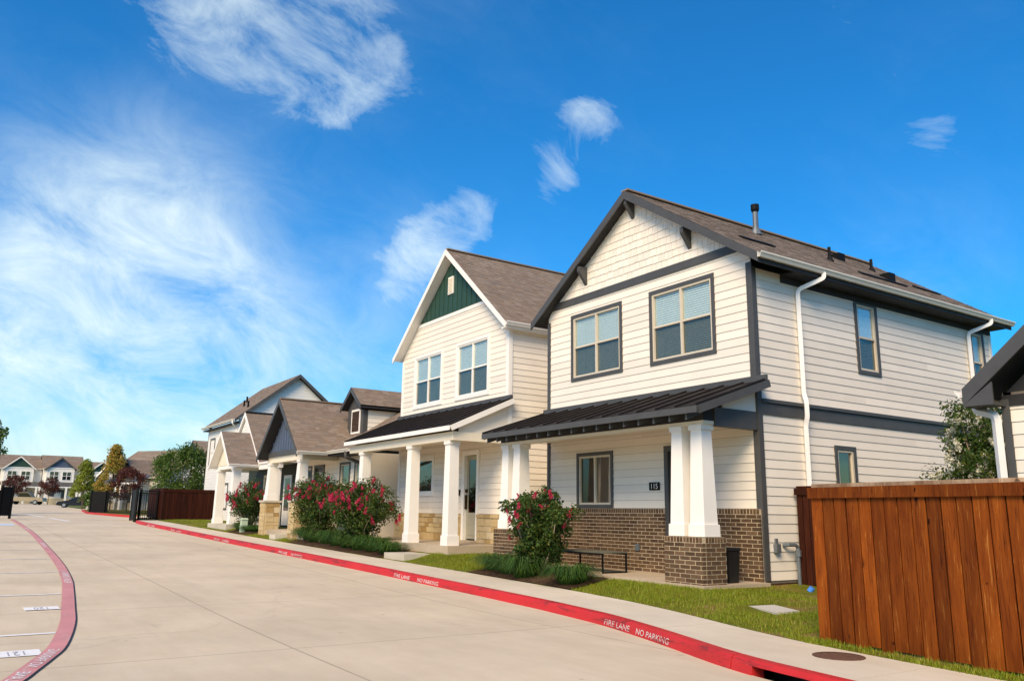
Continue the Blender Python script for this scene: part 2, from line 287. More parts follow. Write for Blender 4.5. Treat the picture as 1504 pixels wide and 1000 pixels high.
# ------------------------------------------------------------------ mesh helpers
def wloc(p):
    v = Vector((0, 0, 0))
    while p is not None: v += p.location; p = p.parent
    return v
def link(name, me, parent=None, kind=None, label=None):
    o = bpy.data.objects.new(name, me); COL.objects.link(o)
    if parent is not None: o.parent = parent
    if kind: o['kind'] = kind
    if label: o['label'] = label
    return o
class MB:
    def __init__(s): s.v = []; s.f = []; s.m = []; s.smooth = False
    def add(s, vs, fs, mi=0):
        n = len(s.v); s.v += [tuple(v) for v in vs]; s.f += [tuple(i+n for i in f) for f in fs]; s.m += [mi]*len(fs); return s
    def hexa(s, a, mi=0):   # 8 corners: bottom ring 0-3, top ring 4-7
        return s.add(a, ((0, 3, 2, 1), (4, 5, 6, 7), (0, 1, 5, 4), (1, 2, 6, 5), (2, 3, 7, 6), (3, 0, 4, 7)), mi)
    def box(s, x0, x1, y0, y1, z0, z1, mi=0):
        x0, x1 = min(x0, x1), max(x0, x1); y0, y1 = min(y0, y1), max(y0, y1); z0, z1 = min(z0, z1), max(z0, z1)
        return s.hexa(((x0, y0, z0), (x1, y0, z0), (x1, y1, z0), (x0, y1, z0), (x0, y0, z1), (x1, y0, z1), (x1, y1, z1), (x0, y1, z1)), mi)
    def taper(s, cx, cy, z0, z1, a0, b0, a1, b1, mi=0):
        return s.hexa(((cx-a0, cy-b0, z0), (cx+a0, cy-b0, z0), (cx+a0, cy+b0, z0), (cx-a0, cy+b0, z0), (cx-a1, cy-b1, z1), (cx+a1, cy-b1, z1), (cx+a1, cy+b1, z1), (cx-a1, cy+b1, z1)), mi)
    def prism(s, pts, d, mi=0):   # polygon of 3D points extruded by vector d
        n = len(pts); d = Vector(d); a = [Vector(p) for p in pts]; b = [p+d for p in a]
        fs = [tuple(range(n))[::-1], tuple(range(n, 2*n))]+[(i, (i+1) % n, n+(i+1) % n, n+i) for i in range(n)]
        return s.add(a+b, fs, mi)
    def tube(s, pts, r, seg=8, mi=0, caps=True, flat=1.0):
        pts = [Vector(p) for p in pts]; k = len(pts); base = len(s.v); rr = r if hasattr(r, '__len__') else [r]*k
        prev = None; vs = []
        for i, p in enumerate(pts):
            t = (pts[min(i+1, k-1)]-pts[max(i-1, 0)]).normalized()
            if prev is None: a = t.orthogonal().normalized() if abs(t.z) > .9 else t.cross(Vector((0, 0, 1))).normalized()
            else: a = (prev-t*prev.dot(t)).normalized()
            prev = a; b = t.cross(a)
            for j in range(seg):
                th = 2*math.pi*(j+.5)/seg; vs.append(p+a*math.cos(th)*rr[i]+b*math.sin(th)*rr[i]*flat)
        fs = [(i*seg+j, i*seg+(j+1) % seg, (i+1)*seg+(j+1) % seg, (i+1)*seg+j) for i in range(k-1) for j in range(seg)]
        if caps: fs += [tuple(range(seg))[::-1], tuple((k-1)*seg+j for j in range(seg))]
        return s.add(vs, fs, mi)
    def mesh(s, name, mats, off=(0, 0, 0)):
        me = bpy.data.meshes.new(name); ox, oy, oz = off
        me.from_pydata([(x-ox, y-oy, z-oz) for x, y, z in s.v], [], s.f)
        for m in (mats if isinstance(mats, (list, tuple)) else [mats]): me.materials.append(MATS[m])
        if any(s.m): me.polygons.foreach_set('material_index', s.m)
        if s.smooth: me.polygons.foreach_set('use_smooth', [True]*len(s.f))
        me.update(); return me
    def build(s, name, mats, parent=None, kind=None, label=None):
        off = wloc(parent) if parent is not None else (0, 0, 0)
        return link(name, s.mesh(name, mats, off), parent, kind, label)
def tag(o, label, cat=None, group=None):
    o['label'] = label
    if cat: o['category'] = cat
    if group: o['group'] = group
    return o
def thing(name, loc, label, cat, group=None):
    o = bpy.data.objects.new(name, None); o.empty_display_size = .3; COL.objects.link(o); o.location = loc
    return tag(o, label, cat, group)
def interp(x, pts):
    pts = sorted(pts)
    return float(np.interp(x, [p[0] for p in pts], [p[1] for p in pts]))
FONT_CACHE = {}
def text_mesh(s, mat, depth=.0):
    cu = bpy.data.curves.new('text', 'FONT'); cu.body = s; cu.align_x = 'CENTER'; cu.align_y = 'CENTER'; cu.extrude = depth; cu.resolution_u = 3
    o = bpy.data.objects.new('text', cu); COL.objects.link(o); dg = bpy.context.evaluated_depsgraph_get()
    me = bpy.data.meshes.new_from_object(o.evaluated_get(dg)); bpy.data.objects.remove(o); me.materials.clear(); me.materials.append(MATS[mat]); return me

# ------------------------------------------------------------------ terrain
ZS = [(20, 0), (-11, 0), (-14, .04), (-18.3, .135), (-24, .235), (-32, .38), (-42, .58), (-52, .78), (-70, 1.06), (-100, 1.35), (-120, 1.5), (-150, 2.0), (-250, 3), (-900, 7)]
_zx = np.array(sorted(ZS)); _gx = np.linspace(-260, 20, 561); _gz = np.interp(_gx, _zx[:, 0], _zx[:, 1])
_k = np.ones(9)/9; _gz = np.convolve(np.pad(_gz, 4, mode='edge'), _k, mode='valid')
def zs(x):
    return float(np.interp(x, _gx, _gz)) if x > -259 else interp(x, ZS)
KERB = [(8, 4.7), (4, 5.45), (0, 6.15), (-3, 6.62), (-4.8, 6.86), (-6.3, 7.08), (-8.1, 7.72), (-9.7, 8.2), (-11.8, 8.5), (-14, 8.6), (-18, 8.62), (-24, 8.62), (-32, 8.62), (-50, 8.62), (-52, 8.75)]
BACK = [(8, 6.5), (4, 7.15), (0, 7.75), (-3, 8.15), (-4.85, 8.36), (-6.5, 8.58), (-8, 9.0), (-9.4, 9.45), (-11, 9.85), (-13, 10.05), (-16, 10.08), (-20, 9.98), (-52, 9.95)]
def smooth_tab(tab):
    xs = np.linspace(-52, 8, 601); t = np.array(sorted(tab)); ys = np.interp(xs, t[:, 0], t[:, 1]); k = np.ones(13)/13
    return xs, np.convolve(np.pad(ys, 6, mode='edge'), k, mode='valid')
_kx, _ky = smooth_tab(KERB); _bx, _by = smooth_tab(BACK)
def kerb_y(x): return float(np.interp(x, _kx, _ky))
def back_y(x): return float(np.interp(x, _bx, _by))
PAD = [(8, .2), (-4, .17), (-6.5, .18), (-9, .26), (-10.6, .33), (-17.6, .36), (-19.6, .53), (-26.6, .58), (-30, .68), (-35, .76), (-38, .86), (-43, .92), (-53, .97), (-60, 1.08)]
def gz(x, y):
    t = min(1, max(0, (y-back_y(x))/1.25)); t = t*t*(3-2*t); a = zs(x)+.145
    return a+(max(interp(x, PAD), a)-a)*t

def grid_sheet(name, mat, xs, yfun, nz_=None, kind='structure', ny=2):
    mb = MB(); rows = []
    for x in xs:
        ya, yb = yfun(x); rows.append([(x, ya+(yb-ya)*j/(ny-1)) for j in range(ny)])
    vs = [(x, y, nz_(x, y)) for r in rows for x, y in r]
    fs = [(i*ny+j, i*ny+j+1, (i+1)*ny+j+1, (i+1)*ny+j) for i in range(len(xs)-1) for j in range(ny-1)]
    mb.add(vs, fs); mb.smooth = True; return mb.build(name, mat, None, kind)
# ground to the horizon
xs = [-900, -600, -400, -300, -250, -200, -170]+list(np.linspace(-160, 20, 73))+[60, 200, 500]
tag(grid_sheet('ground', 'far_ground', xs, lambda x: (-900, 900), lambda x, y: zs(x)-.07, ny=13), 'flat grassy ground running out to the horizon')
# pavement: street, parking court and the open court past the gate
xs = list(np.linspace(14, -52, 133))
tag(grid_sheet('road', 'road_concrete', xs, lambda x: (-28, kerb_y(x)+.02), lambda x, y: zs(x), ny=6), 'wide pale concrete street with saw-cut joints')
tag(grid_sheet('court_pavement', 'road_concrete', list(np.linspace(-52, -163, 75)), lambda x: (-40, 12.2 if x > -96 else 13.0), lambda x, y: zs(x), ny=4), 'pale concrete court beyond the entrance gate')
# lawn
xs = list(np.linspace(8, -53, 123))
def lawn_y(x): return (back_y(x)-.01, 27)
mb = MB(); ny = 26; vs = []
for x in xs:
    b = back_y(x)-.01
    for j in range(ny):
        t = j/(ny-1); y = b+(27-b)*t**2.2
        vs.append((x, y, gz(x, y)+(.012*math.sin(x*3.1+y*2.3)*math.sin(y*4.1-x) if t > .05 else 0)))
mb.add(vs, [(i*ny+j, i*ny+j+1, (i+1)*ny+j+1, (i+1)*ny+j) for i in range(len(xs)-1) for j in range(ny-1)]); mb.smooth = True
LAWN = tag(mb.build('lawn', 'lawn', None, 'structure'), 'patchy green lawn between the sidewalk and the houses')

# red kerb with inlet opening, swept in short castings
def kerb_strip(name, x0, x1, step, yf, sec, mat, parent=None, kind=None):
    n = max(2, int(abs(x1-x0)/step)+1); xs = np.linspace(x0, x1, n); mb = MB(); k = len(sec); vs = []
    for x in xs:
        e = .02; dy = (yf(x+e)-yf(x-e))/(2*e); nx, nyy = -dy, 1.; l = math.hypot(nx, nyy); nx /= l; nyy /= l
        for (d, z) in sec: vs.append((x+nx*d, yf(x)+nyy*d, zs(x)+z))
    fs = [(i*k+j, i*k+j+1, (i+1)*k+j+1, (i+1)*k+j) for i in range(n-1) for j in range(k-1)]
    fs += [tuple(range(k)), tuple((n-1)*k+j for j in range(k))[::-1]]
    mb.add(vs, fs); mb.smooth = False; return mb.build(name, mat, parent, kind)
SEC = [(0.0, -.06), (.0, .0), (.022, .10), (.032, .128), (.05, .146), (.075, .152), (.165, .154), (.165, -.06)]
KERB_O = tag(kerb_strip('kerb', -6.38, -52, .35, kerb_y, SEC, 'kerb_red', None, 'structure'), 'red painted fire lane kerb along the sidewalk')
k2 = tag(kerb_strip('kerb_inlet', -6.36, -6.02, .1, kerb_y, SEC, 'kerb_red', None, 'structure'), 'red painted kerb with the dark storm drain slot')
SECTOP = [(0.005, .095), (.022, .105), (.032, .128), (.05, .146), (.075, .152), (.165, .154), (.165, .095)]
kerb_strip('lintel', -6.02, -3.6, .2, kerb_y, SECTOP, 'kerb_red', k2)
kerb_strip('throat', -6.02, -3.6, .2, lambda x: kerb_y(x)+.35, [(0, -.3), (0, .12), (.02, .12), (.02, -.3)], 'black_plastic', k2)  # black sheet stands in for the darkness inside the drain
kerb_strip('end_kerb', -3.6, 8, .35, kerb_y, SEC, 'kerb_red', k2)
def kerb_text(s, xc, width, hgt):
    me = text_mesh(s, 'stencil'); xs_ = [v.co.x for v in me.vertices]; ys_ = [v.co.y for v in me.vertices]
    wx = max(xs_)-min(xs_); hy = max(ys_)-min(ys_); cxx = (max(xs_)+min(xs_))/2; cyy = (max(ys_)+min(ys_))/2
    for v in me.vertices:
        u = (v.co.x-cxx)/wx*width; h = (v.co.y-cyy)/hy*hgt
        x = xc+u; e = .02; dy = (kerb_y(x+e)-kerb_y(x-e))/(2*e); l = math.hypot(dy, 1)
        z = .062+h; d = .022*z/.10-.004
        v.co = (x-dy/l*d, kerb_y(x)+d/l, zs(x)+z)
    return link('lettering', me, KERB_O)
for xc, w in ((-9.3, 1.0),): kerb_text('FIRE LANE', xc, .78, .075); kerb_text('NO PARKING', xc+1.05, .92, .075)
for xc in (-17.3, -25.6, -33.5, -41.5, -47.5): kerb_text('FIRE LANE', xc, .8, .075); kerb_text('NO PARKING', xc+1.25, .95, .075)

# sidewalk slabs, each one a piece with an open joint
mb = MB(); xs = np.linspace(7.5, -52, 240); vs = []
for x in xs:
    for d in (kerb_y(x)+.14, back_y(x)): vs.append((x, d, zs(x)+.12))
mb.add(vs, [(2*i, 2*i+1, 2*i+3, 2*i+2) for i in range(len(xs)-1)])
WALK = tag(mb.build('sidewalk', 'bare_soil', None, 'structure'), 'pale concrete sidewalk in long slabs behind the red kerb')
edges = [7.5, 5.0, 2.4, -.1, -2.4, -4.82, -6.45]
x = -6.45
while x > -51: x -= 1.83; edges.append(x)
for a, b in zip(edges[:-1], edges[1:]):
    n = 5; xs = np.linspace(a-.005, b+.005, n); mb = MB(); vs = []
    dz = random.uniform(-.002, .002)
    for x in xs:
        y0 = kerb_y(x)+.172; y1 = back_y(x); z = zs(x)
        vs += [(x, y0, z+.1), (x, y0, z+.153+dz), (x, y1, z+.153+dz), (x, y1, z+.1)]
    fs = [(4*i+j, 4*i+j+1, 4*i+5+j, 4*i+4+j) for i in range(n-1) for j in range(3)]+[(0, 3, 2, 1), (4*n-4, 4*n-3, 4*n-2, 4*n-1)]
    mb.add(vs, fs).build('slab', 'walk_concrete', WALK)
# left: parking bays edged with a faded red fire lane band
LB = [(-8.6, .45), (-9.23, .72), (-9.79, .89), (-10.44, 1.08), (-11.12, 1.26), (-12.31, 1.46), (-13.51, 1.62), (-14.72, 1.74), (-17.2, 1.98), (-19.67, 2.19), (-24, 2.42), (-32, 2.68), (-42, 2.9), (-57, 2.95)]
def band(name, pts, w, z, mat, kind='structure', parent=None):
    P = [Vector((a, b)) for a, b in pts]; Q = []
    for i in range(len(P)-1):
        for t in np.linspace(0, 1, 9)[:-1]: 
            p0 = P[max(i-1, 0)]; p1 = P[i]; p2 = P[i+1]; p3 = P[min(i+2, len(P)-1)]
            Q.append(.5*((2*p1)+(p2-p0)*t+(2*p0-5*p1+4*p2-p3)*t*t+(3*p1-p0-3*p2+p3)*t**3))
    Q.append(P[-1]); vs = []
    for i, p in enumerate(Q):
        t = (Q[min(i+1, len(Q)-1)]-Q[max(i-1, 0)]).normalized(); n = Vector((-t.y, t.x))
        ww = w(p.x) if callable(w) else w
        for d in (0, ww): q = p+n*d; vs.append((q.x, q.y, zs(q.x)+z))
    mb = MB(); mb.add(vs, [(2*i, 2*i+1, 2*i+3, 2*i+2) for i in range(len(Q)-1)]); return mb.build(name, mat, parent, kind), Q
FB, Q = band('fire_lane_band', LB, lambda x: .19, .012, 'faded_red'); tag(FB, 'faded pink fire lane band painted round the parking bays')
j, _ = band('joint', [(a+.0, b-.0) for a, b in LB], -.022, .009, 'dark_soffit', None, FB)
_sp = np.array([(q.x, q.y) for q in Q]); _o = np.argsort(_sp[:, 0])
def band_y(x): return float(np.interp(x, _sp[_o, 0], _sp[_o, 1]))
LINES = [-12.4, -16.9, -21.3, -25.4, -29.2, -33.6, -38.2, -43.0]
for x in LINES:
    mb = MB(); x2 = x-.55*0
    mb.add([(x-.06, band_y(x)-.2, zs(x)+.006), (x+.06, band_y(x)-.2, zs(x)+.006), (x+.06, -5.2, zs(x)+.006), (x-.06, -5.2, zs(x)+.006)], [(0, 1, 2, 3)])
    tag(mb.build('bay_line', 'white_paint', None), 'thin white parking bay line painted on the concrete', 'road marking', 'white parking bay lines')
for x, s in ((-10.95, None), (-15.0, None)):
    y = band_y(x)-.22
    mb = MB(); t = .06
    mb.add([(x-.22, y-.42-t, zs(x)+.007), (x+.22, y-.42-t, zs(x)+.007), (x+.22, y-.0, zs(x)+.007), (x-.22, y-.0, zs(x)+.007)], [(0, 1, 2, 3)])
    o = tag(mb.build('bay_number_patch', 'white_paint', None), 'white painted patch with a grey bay number '+('where the pink band curves' if x > -13 else 'between two bay lines'), 'road marking')
    me = text_mesh('121' if x > -13 else '120', 'grey_paint')
    for v in me.vertices: v.co = (x+v.co.y*.40, y-.24-v.co.x*.15, zs(x)+.010)
    link('lettering', me, o)
mb = MB(); x = -49; mb.add([(x-1.3, -3, zs(x-1.3)+.006), (x+1.3, -3, zs(x+1.3)+.006), (x+1.3, 2.55, zs(x+1.3)+.006), (x-1.3, 2.55, zs(x-1.3)+.006)], [(0, 1, 2, 3)])
tag(mb.build('access_bay_paint', 'pale_blue_paint', None), 'pale blue painted accessible parking bay', 'road marking')
def band_text(s, i0, length):
    # white stencil along the faded band
    me = text_mesh(s, 'white_paint'); xs_ = [v.co.x for v in me.vertices]; w = max(xs_)-min(xs_); c0 = min(xs_)
    cum = [0]
    for a, b in zip(Q[:-1], Q[1:]): cum.append(cum[-1]+(b-a).length)
    for v in me.vertices:
        sd = i0+(v.co.x-c0)/w*length; k = min(len(Q)-2, max(0, int(np.searchsorted(cum, sd))-1)); t = (Q[k+1]-Q[k]).normalized(); n = Vector((-t.y, t.x))
        p = Q[k]+t*(sd-cum[k])+n*(.095-v.co.y*.17); v.co = (p.x, p.y, zs(p.x)+.018)
    link('lettering', me, FB)
for s0 in (.25, 10.2, 22, 34): band_text('FIRE LANE', s0, .9); band_text('NO PARKING', s0+1.15, 1.1)
# gate line stripes on the court
for (x0, y0, x1, y1) in ((-51.5, 3.0, -51.5, 8.2), (-58, 3.2, -58, 6.4), (-54.5, 5.6, -60.5, 5.1), (-63, 5.0, -70, 4.4)):
    d = Vector((x1-x0, y1-y0, 0)).normalized(); n = Vector((-d.y, d.x, 0))*.14; mb = MB()
    pts = [Vector((x0, y0, 0))+n, Vector((x0, y0, 0))-n, Vector((x1, y1, 0))-n, Vector((x1, y1, 0))+n]
    mb.add([(p.x, p.y, zs(p.x)+.008) for p in pts], [(0, 1, 2, 3)])
    tag(mb.build('lane_marking', 'white_paint', None), 'white lane stripe painted near the entrance gate', 'road marking', 'white lane stripes by the gate')
# manhole cover with ring and raised rim
def manhole():
    t = thing('manhole_cover', (-5.69, 8.07, .155), 'round rusty iron manhole cover set in the sidewalk beside the fence', 'manhole cover')
    def ring(r0, r1, z0, z1, n=36):
        mb = MB(); vs = []
        for i in range(n):
            a = 2*math.pi*i/n; c, s = math.cos(a), math.sin(a); vs += [(-5.69+r0*c, 8.07+r0*s, z1), (-5.69+r1*c, 8.07+r1*s, z1), (-5.69+r1*c, 8.07+r1*s, z0)]
        mb.add(vs, [(3*i+j, 3*i+j+1, 3*((i+1) % n)+j+1, 3*((i+1) % n)+j) for i in range(n) for j in range(2)]); return mb
    ring(.235, .27, .15, .160).build('rim', 'iron_lid', t)
    n = 36; mb = MB(); mb.add([(-5.69+.233*math.cos(2*math.pi*i/n), 8.07+.233*math.sin(2*math.pi*i/n), .1575) for i in range(n)], [tuple(range(n))])
    for k in range(-4, 5):
        h = math.sqrt(.22**2-(k*.045)**2); mb.box(-5.69-h*.9, -5.69+h*.9, 8.07+k*.045-.006, 8.07+k*.045+.006, .157, .161)
    mb.build('lid', 'iron_lid', t)
manhole()

# ------------------------------------------------------------------ building kit
class Face:
    """a wall plane: 'F' faces the street (-Y), 'R' faces +X, 'L' faces -X, 'B' faces +Y; u runs along it, d outward"""
    def __init__(s, ax, c): s.ax = ax; s.c = c
    def p(s, u, z, d=0):
        return {'F': (u, s.c-d, z), 'B': (u, s.c+d, z), 'R': (s.c+d, u, z), 'L': (s.c-d, u, z)}[s.ax]
    def box(s, mb, u0, u1, z0, z1, d0, d1, mi=0):
        a = s.p(u0, z0, d0); b = s.p(u1, z1, d1); mb.box(a[0], b[0], a[1], b[1], a[2], b[2], mi)
def rects_minus(u0, u1, z0, z1, ops):
    us = sorted({u0, u1, *[min(max(o[0], u0), u1) for o in ops], *[min(max(o[1], u0), u1) for o in ops]})
    zz = sorted({z0, z1, *[min(max(o[2], z0), z1) for o in ops], *[min(max(o[3], z0), z1) for o in ops]})
    out = []
    for a, b in zip(us[:-1], us[1:]):
        run = None
        for c, d in zip(zz[:-1], zz[1:]):
            m = ((a+b)/2, (c+d)/2); hole = any(o[0] < m[0] < o[1] and o[2] < m[1] < o[3] for o in ops)
            if hole:
                if run: out.append((a, b, *run)); run = None
            else: run = (run[0], d) if run else (c, d)
        if run: out.append((a, b, *run))
    return out
def wall(face, u0, u1, z0, z1, ops, mat, parent, thick=.12, name='wall'):
    mb = MB()
    for r in rects_minus(u0, u1, z0, z1, ops): face.box(mb, *r, -thick, 0)
    return mb.build(name, mat, parent)
def siding(face, u0, u1, z0, z1, ops, mat, parent, exposure=.178, lim=None, single=True):
    rows = []; z = z0
    while z < z1-.01: rows.append((z, min(z+exposure, z1))); z += exposure
    joined = MB()
    for (za, zb) in rows:
        mb = joined; hx = []
        cuts = sorted({za, zb, *[o[i] for o in ops for i in (2, 3) if za+.002 < o[i] < zb-.002]})
        for ca, cb in zip(cuts[:-1], cuts[1:]):
            zm = (ca+cb)/2
            la, lb = (lim(ca), lim(cb)) if lim else ((u0, u1), (u0, u1))
            segs = [(la[0], la[1], lb[0], lb[1])]
            for o in ops:
                if o[2] < zm < o[3]:
                    ns = []
                    for s in segs:
                        if o[1] <= s[0] or o[0] >= s[1]: ns.append(s); continue
                        if o[0] > s[0]: ns.append((s[0], o[0], s[2], o[0]))
                        if o[1] < s[1]: ns.append((o[1], s[1], o[1], s[3]))
                    segs = ns
            def dd(zq): return .016-.013*(zq-za)/exposure
            for (a0, a1, b0, b1) in segs:
                if a1-a0 < .01: continue
                if b1-b0 < .002: b0 = b1 = (b0+b1)/2; b1 += .002
                P = face.p; ca = ca+.0045 if ca == za else ca; hx.append((a0, a1, (P(a0, ca, dd(ca)), P(a1, ca, dd(ca)), P(a1, ca, 0), P(a0, ca, 0), P(b0, cb, dd(cb)), P(b1, cb, dd(cb)), P(b1, cb, 0), P(b0, cb, 0))))
        if not single:
            for q in hx: mb.hexa(q[2])
            continue
        groups = []
        for q in hx:          # pieces that touch are one board; an opening parts a course into two boards
            hit = [g for g in groups if any(q[0] < k[1]-.01 and q[1] > k[0]+.01 for k in g)]
            new = [q]
            for g in hit: new += g; groups.remove(g)
            groups.append(new)
        for g in groups:
            if len(g) == 1 and g[0][1]-g[0][0] > 3.8 and lim is None:      # long courses are butted from two boards
                a0, a1, P8 = g[0]; f = random.uniform(.3, .7)
                P8 = [Vector(p) for p in P8]; e = .0025/(a1-a0)
                for fa, fb in ((0, f-e), (f+e, 1)):
                    MB().hexa([P8[i].lerp(P8[k], t) for i, k, t in ((0, 1, fa), (0, 1, fb), (3, 2, fb), (3, 2, fa), (4, 5, fa), (4, 5, fb), (7, 6, fb), (7, 6, fa))]).build('siding_board', mat, parent)
                continue
            mb = MB()
            for q in g: mb.hexa(q[2])
            mb.build('siding_board', mat, parent)
    if not single and joined.v: joined.build('siding_boards', mat, parent, 'stuff')
def board(face, u0, u1, z0, z1, mat, parent, d=.032, name='trim_board', d0=0):
    mb = MB(); face.box(mb, u0, u1, z0, z1, d0, d); return mb.build(name, mat, parent)
def window(face, u0, u1, z0, z1, parent, trim='slate_trim', frame='tan_vinyl', tw=.085, sashes=2, style='hung', inside='blind', sill=True, sf=.05, label=None):
    """u0..z1 is the outer edge of the trim; frame mesh is the window, its panes, screens, blinds and trim hang below it"""
    a0, a1, b0, b1 = u0+tw, u1-tw, z0+tw, z1-tw
    mb = MB(); fw = sf; F = face
    for r in ((a0, a1, b1-fw, b1), (a0, a1, b0, b0+fw), (a0, a0+fw, b0+fw, b1-fw), (a1-fw, a1, b0+fw, b1-fw)): F.box(mb, *r, -.05, .018)
    cells = []; w = (a1-a0)/sashes
    for k in range(sashes):
        c0 = a0+k*w; c1 = c0+w
        if k: F.box(mb, c0-fw*.62, c0+fw*.62, b0+fw, b1-fw, -.05, .016)
        lo = c0+(fw if k == 0 else fw*.62); hi = c1-(fw if k == sashes-1 else fw*.62)
        if style == 'hung':
            zm = (b0+b1)/2; F.box(mb, lo, hi, zm-fw*.45, zm+fw*.45, -.045, .010)
            cells += [(lo, hi, zm+fw*.45, b1-fw, 'u'), (lo, hi, b0+fw, zm-fw*.45, 'l')]
        else: cells.append((lo, hi, b0+fw, b1-fw, 'l' if (style == 'slide' and k == 0) else 'u'))
    win = mb.build('window', frame, parent, None, label)
    mb = MB()
    for r in ((u0, u1, z1-tw, z1), (u0, u1, z0, z0+tw), (u0, u0+tw, z0+tw, z1-tw), (u1-tw, u1, z0+tw, z1-tw)): F.box(mb, *r, .0, .038)
    mb.build('window_trim', trim, win)
    for (c0, c1, d0, d1, k) in cells:
        m = MB(); F.box(m, c0-.004, c1+.004, d0-.004, d1+.004, -.030, -.026); m.build('pane', 'pane' if k == 'u' else 'pane_dark', win)
    mb = MB()
    if inside == 'blind':
        for (c0, c1, d0, d1, k) in cells:
            n = max(3, int((d1-d0)/.05))
            for i in range(n):
                zz = d0+(i+.5)*(d1-d0)/n; P = F.p
                mb.add((P(c0, zz-.021, -.045), P(c1, zz-.021, -.045), P(c1, zz+.028, -.062), P(c0, zz+.028, -.062)), ((0, 1, 2, 3),))
        mb.build('blind', 'blind_slat', win)
    elif inside:
        F.box(mb, a0, a1, b0, b1, -.16, -.13); mb.build('curtain', inside, win)
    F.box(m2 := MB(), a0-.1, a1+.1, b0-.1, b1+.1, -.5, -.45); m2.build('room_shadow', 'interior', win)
    return win, (a0+.012, a1-.012, b0+.012, b1-.012)
def hole(u0, u1, z0, z1, tw=.085): return (u0+tw*.4, u1-tw*.4, z0+tw*.4, z1-tw*.4)
def slope(parent, A, B, D, thick=.13, under='dark_soffit', name='roof', clip=None, over=.02, exp_=.143, mat='shingles', tabs=True, fac=1.0):
    """roof plane: A-B eave left to right seen from outside, D above A at the ridge; deck plus shingle courses"""
    A, B, D = Vector(A), Vector(B), Vector(D); es = (B-A).normalized(); n = es.cross(D-A).normalized(); et = n.cross(es)
    W = (B-A).length; H = (D-A).dot(et); skew = (D-A).dot(es)
    poly = clip or [(0, 0), (W, 0), (W+skew, H), (skew, H)]
    pts = [A+es*s+et*t for s, t in poly]
    mb = MB(); mb.prism([p-n*.004 for p in pts], -n*thick)
    deck = mb.build(name, under, parent)
    if not tabs: return deck
    def inside(s, t):
        c = False; k = len(poly)
        for i in range(k):
            (x1, y1), (x2, y2) = poly[i], poly[(i+1) % k]
            if (y1 > t) != (y2 > t) and s < (x2-x1)*(t-y1)/(y2-y1)+x1: c = not c
        return c
    def span(t):
        xs_ = []
        k = len(poly)
        for i in range(k):
            (x1, y1), (x2, y2) = poly[i], poly[(i+1) % k]
            if (y1 > t) != (y2 > t): xs_.append((x2-x1)*(t-y1)/(y2-y1)+x1)
        xs_.sort(); return list(zip(xs_[::2], xs_[1::2]))
    tb = MB(); t = -over; tmax = max(p[1] for p in poly); rnd = random.Random(len(bpy.data.objects))
    while t < tmax-.01:
        t1 = min(t+exp_, tmax)
        for (s0, s1) in span(min(max(t+exp_*.5, .001), tmax-.001)):
            s = s0-rnd.uniform(0, .15)
            while s < s1:
                w = rnd.uniform(.13, .32)*fac; e = min(s+w, s1); b = max(s, s0)
                if e-b > .01:
                    h0 = rnd.choice((.006, .007, .010, .012)); h1 = .003
                    c = [A+es*b+et*t, A+es*e+et*t, A+es*e+et*t1, A+es*b+et*t1]
                    u = [c[0]+n*h0, c[1]+n*h0, c[2]+n*h1, c[3]+n*h1]
                    tb.add([c[0], c[1], *u], ((2, 3, 4, 5), (0, 1, 3, 2)))
                s += w
        t += exp_
    tb.build('shingles', mat, deck, 'stuff'); return deck
def gutter(parent, a, b, out, mat='gutter_paint', w=.11, h=.11):
    a, b, out = Vector(a), Vector(b), Vector(out); z = Vector((0, 0, 1)); d = b-a
    prof = [(0, 0), (.0, -h), (w*.55, -h), (w*.75, -h*.55), (w, -h*.25), (w, 0), (w-.012, 0), (w-.012, -h*.22), (w*.68, -h*.5), (w*.5, -h+.012), (.012, -h+.012), (.012, 0)]
    mb = MB(); mb.prism([a+out*x+z*y for x, y in prof], d); return mb.build('gutter', mat, parent)
def downspout(parent, pts, mat='downspout_paint', r=.05):
    # rounded path of a rectangular pipe
    P = [Vector(p) for p in pts]; q = [P[0]]
    for i in range(1, len(P)-1):
        a, b, c = P[i-1], P[i], P[i+1]; r0 = min(.09, (b-a).length*.45, (c-b).length*.45)
        s = b+(a-b).normalized()*r0; e = b+(c-b).normalized()*r0
        for t in (0, .33, .67, 1): q.append(s*(1-t)**2+b*2*t*(1-t)+e*t*t)
    q.append(P[-1]); mb = MB(); mb.tube(q, r*1.25, 4, flat=.85); return mb.build('downspout', mat, parent)
